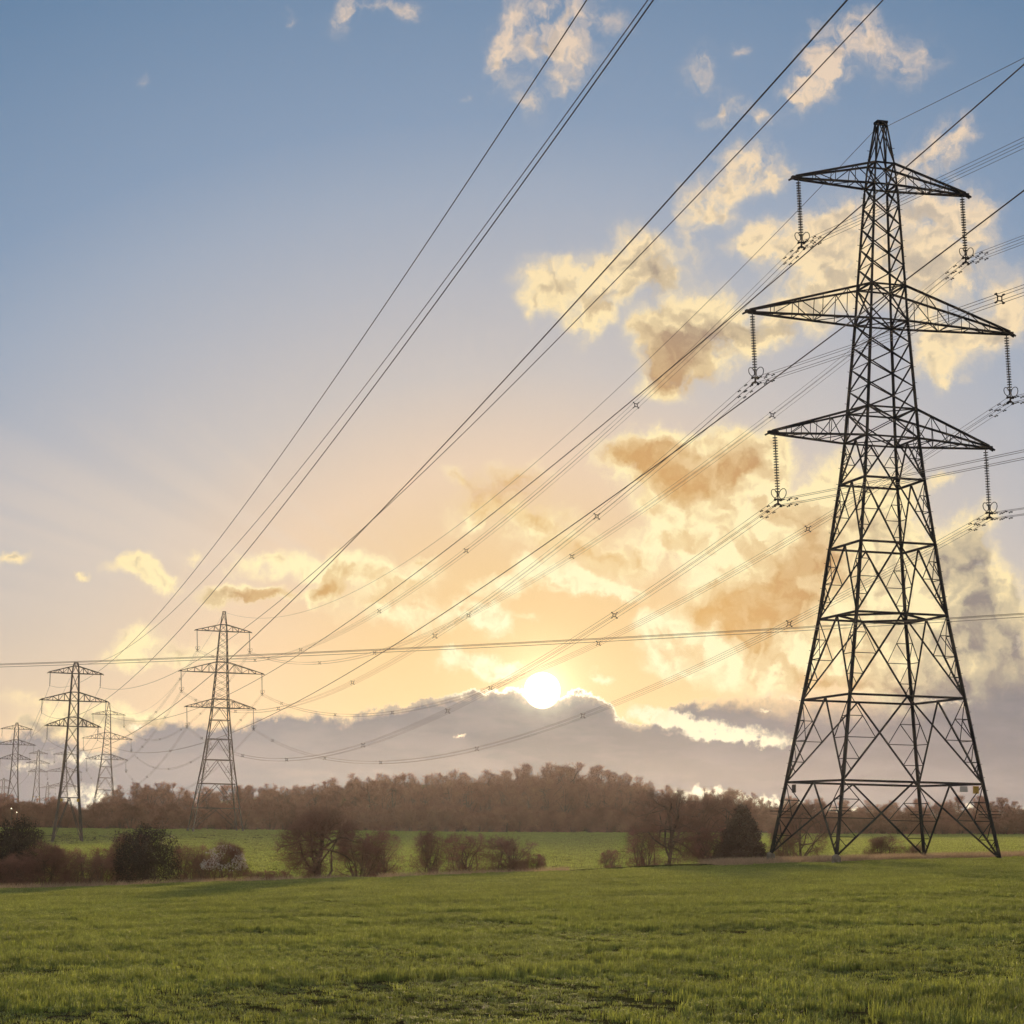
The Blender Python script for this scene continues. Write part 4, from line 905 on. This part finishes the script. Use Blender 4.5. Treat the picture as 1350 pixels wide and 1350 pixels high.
# the wood along the skyline
PROFILE = [(-120, 1046), (-60, 1048), (0, 1049), (60, 1050), (85, 1060), (112, 1066), (135, 1050), (155, 1040), (200, 1036), (250, 1039), (300, 1040), (380, 1035), (450, 1029), (520, 1020), (600, 1018), (650, 1024), (700, 1012), (765, 1007), (805, 1014), (830, 1026), (870, 1036), (905, 1052), (930, 1042), (962, 1040), (1000, 1051), (1060, 1054), (1150, 1060), (1250, 1055), (1350, 1052), (1500, 1050)]
def prof(px):
    for (a, b_), (c, e) in zip(PROFILE, PROFILE[1:]):
        if px <= c: return b_ + (e - b_) * (px - a) / (c - a)
    return PROFILE[-1][1]
rng = random.Random(21); nw = 0
for row in range(6):
    D = 566 + row * 15; px = -110.0
    step = (26, 30, 32, 34, 36, 38)[row]
    while px < 1470:
        q = px + rng.uniform(-8, 8); right = q > 1010
        Dq = D + rng.uniform(-5, 5) - (70 if right else 0)
        pr, h0, r0 = WOOD[rng.randrange(len(WOOD))]
        loc = on_ground(q, Dq); h = top_height(q, prof(q), Dq, loc.z) * (rng.uniform(0.70, 0.95) if row < 2 else rng.uniform(0.86, 1.08) if row < 5 else rng.uniform(0.9, 1.04))
        gap = right and rng.random() < 0.25
        if h > 2.5 and not (gap and row > 2):
            k = h / h0; wd_ = rng.uniform(0.9, 1.25) * max(k, 0.62)
            plant('bare_tree', (pr[0], pr[1]), loc, (wd_, wd_, k), rng.uniform(0, 6.28),
                  ('bare tree of the hazy belt behind the big pylon' if right else 'leafless brown tree massed in the hazy wood along the skyline'), 'tree', 'trees of the far belt behind the big pylon' if right else 'trees of the wood on the skyline'); nw += 1
        px += step
rng = random.Random(22)
px = -110.0
while px < 1470:
    q = px + rng.uniform(-8, 8); Dq = 560 + rng.uniform(-4, 4) - (70 if q > 1010 else 0); pr, h0, r0 = UNDER[rng.randrange(3)]
    loc = on_ground(q, Dq); k = rng.uniform(0.8, 1.35) * (0.75 if q > 1010 else 1.0)
    plant('undergrowth_shrub', (pr[0], pr[1]), loc, (1.25, 1.25, k), rng.uniform(0, 6.28), 'brown undergrowth shrub along the edge of the far wood', 'shrub', 'undergrowth along the wood edge')
    px += 15
# a second, farther wood seen through the gap
for px in range(-100, 260, 16):
    Dq = 1000 + rng.uniform(-20, 20); pr, h0, r0 = WOOD[rng.randrange(len(WOOD))]; loc = on_ground(px, Dq); k = top_height(px, 1070 - rng.uniform(0, 8), Dq, loc.z) / h0
    if k > 0.2: plant('bare_tree', (pr[0], pr[1]), loc, (1.3, 1.3, k), rng.uniform(0, 6.28), 'hazy tree beyond the gap in the wood by the small pylons', 'tree', 'trees beyond the gap')

# ------------------------------------------------------------------ dead grass at the pylon's feet and along the left verge
r = random.Random(9)
def verge(cells, label, h0):
    mb = MB()
    for (x, y) in cells:
        z = ground(x, y)
        for j in range(r.randint(10, 20)):
            a = r.uniform(0, 6.28); p = Vector((x + r.gauss(0, 0.16), y + r.gauss(0, 0.16), z - 0.02)); hh = h0 * r.uniform(0.4, 1.2); q = p + Vector((math.cos(a) * hh * 0.6, math.sin(a) * hh * 0.6, hh)); mb.tri(*tapered(p, q, 0.02, r))
    o = mb.build('dead_grass', M['dry']); tag(o, label, 'grass', None, 'stuff')
cells = []
for i in range(2600):
    x = r.uniform(14, 38); y = crop_edge(x) + r.uniform(0.2, 1.0) ** 1.6 * 19
    if noise.noise(Vector((x * 0.35, y * 0.35, 2))) > -0.35: cells.append((x, y))
verge(cells, 'pale dead grass round the feet of the big pylon', 0.42)
cells = []
for i in range(2600):
    x = r.uniform(-48, 4); y = crop_edge(x) + r.uniform(0.0, 9.0)
    if noise.noise(Vector((x * 0.3, y * 0.3, 5))) > -0.25: cells.append((x, y))
verge(cells, 'brown dead grass of the verge between crop and hedge', 0.34)

# ------------------------------------------------------------------ lamps lit in the distance
def lamp(px, py, D, name, label, power, colr):
    d_ = ray(px, py); x = d_.x * D; g = ground(x, D); z = CAMH + d_.z * D
    root = empty(name, (x, D, g)); tag(root, label, 'lamp', 'lamps lit at dusk'); mb = MB(); h = z - g
    mb.tube([(0, 0, 0), (0, 0, h)], [0.09, 0.06], 6); mb.beam((0, 0, h), (0.0, -0.9, h + 0.1), 0.07); mb.build('pole', M['far_steel'], root)
    hd = MB(); hd.tube([(0, -0.55, h + 0.05), (0, -0.75, h + 0.02), (0, -1.05, h)], [0.03, 0.09, 0.05], 8)
    hm = bpy.data.materials.new('lamp_glow'); hm.use_nodes = True; b = hm.node_tree.nodes['Principled BSDF']; b.inputs['Emission Color'].default_value = colr; b.inputs['Emission Strength'].default_value = power
    hd.build('lamp_head', hm, root)
lamp(310, 1069, 545, 'street_lamp', 'lit white lamp before the wood beside the foot of a pylon', 30, (1, 0.95, 0.85, 1))
lamp(16, 1066, 540, 'street_lamp', 'lit lamp above the rounded evergreen bush, left one of two', 10, (1, 0.8, 0.55, 1))
lamp(23, 1071, 540, 'street_lamp', 'lit lamp above the rounded evergreen bush, right one of two', 10, (1, 0.75, 0.5, 1))

# ------------------------------------------------------------------ haze: the air of the whole valley
HZ = MB(); x0_, x1_, y0_, y1_, z0_, z1_ = -905.0, 905.0, -95.0, 1960.0, -9.0, 56.0
HZ.v = [Vector(p) for p in ((x0_, y0_, z0_), (x1_, y0_, z0_), (x1_, y1_, z0_), (x0_, y1_, z0_), (x0_, y0_, z1_), (x1_, y0_, z1_), (x1_, y1_, z1_), (x0_, y1_, z1_))]
HZ.f = [(0, 3, 2, 1), (4, 5, 6, 7), (0, 1, 5, 4), (1, 2, 6, 5), (2, 3, 7, 6), (3, 0, 4, 7)]
hm = bpy.data.materials.new('valley_haze'); hm.use_nodes = True; ht = hm.node_tree; ht.nodes.clear()
ho = ht.nodes.new('ShaderNodeOutputMaterial'); pv = ht.nodes.new('ShaderNodeVolumePrincipled')
pv.inputs['Color'].default_value = (0.95, 0.90, 0.86, 1); pv.inputs['Density'].default_value = 0.00003; pv.inputs['Anisotropy'].default_value = 0.75
ht.links.new(pv.outputs[0], ho.inputs['Volume'])
hz_o = HZ.build('haze', hm); tag(hz_o, 'warm evening haze lying over the fields and wood', 'haze', None, 'stuff')
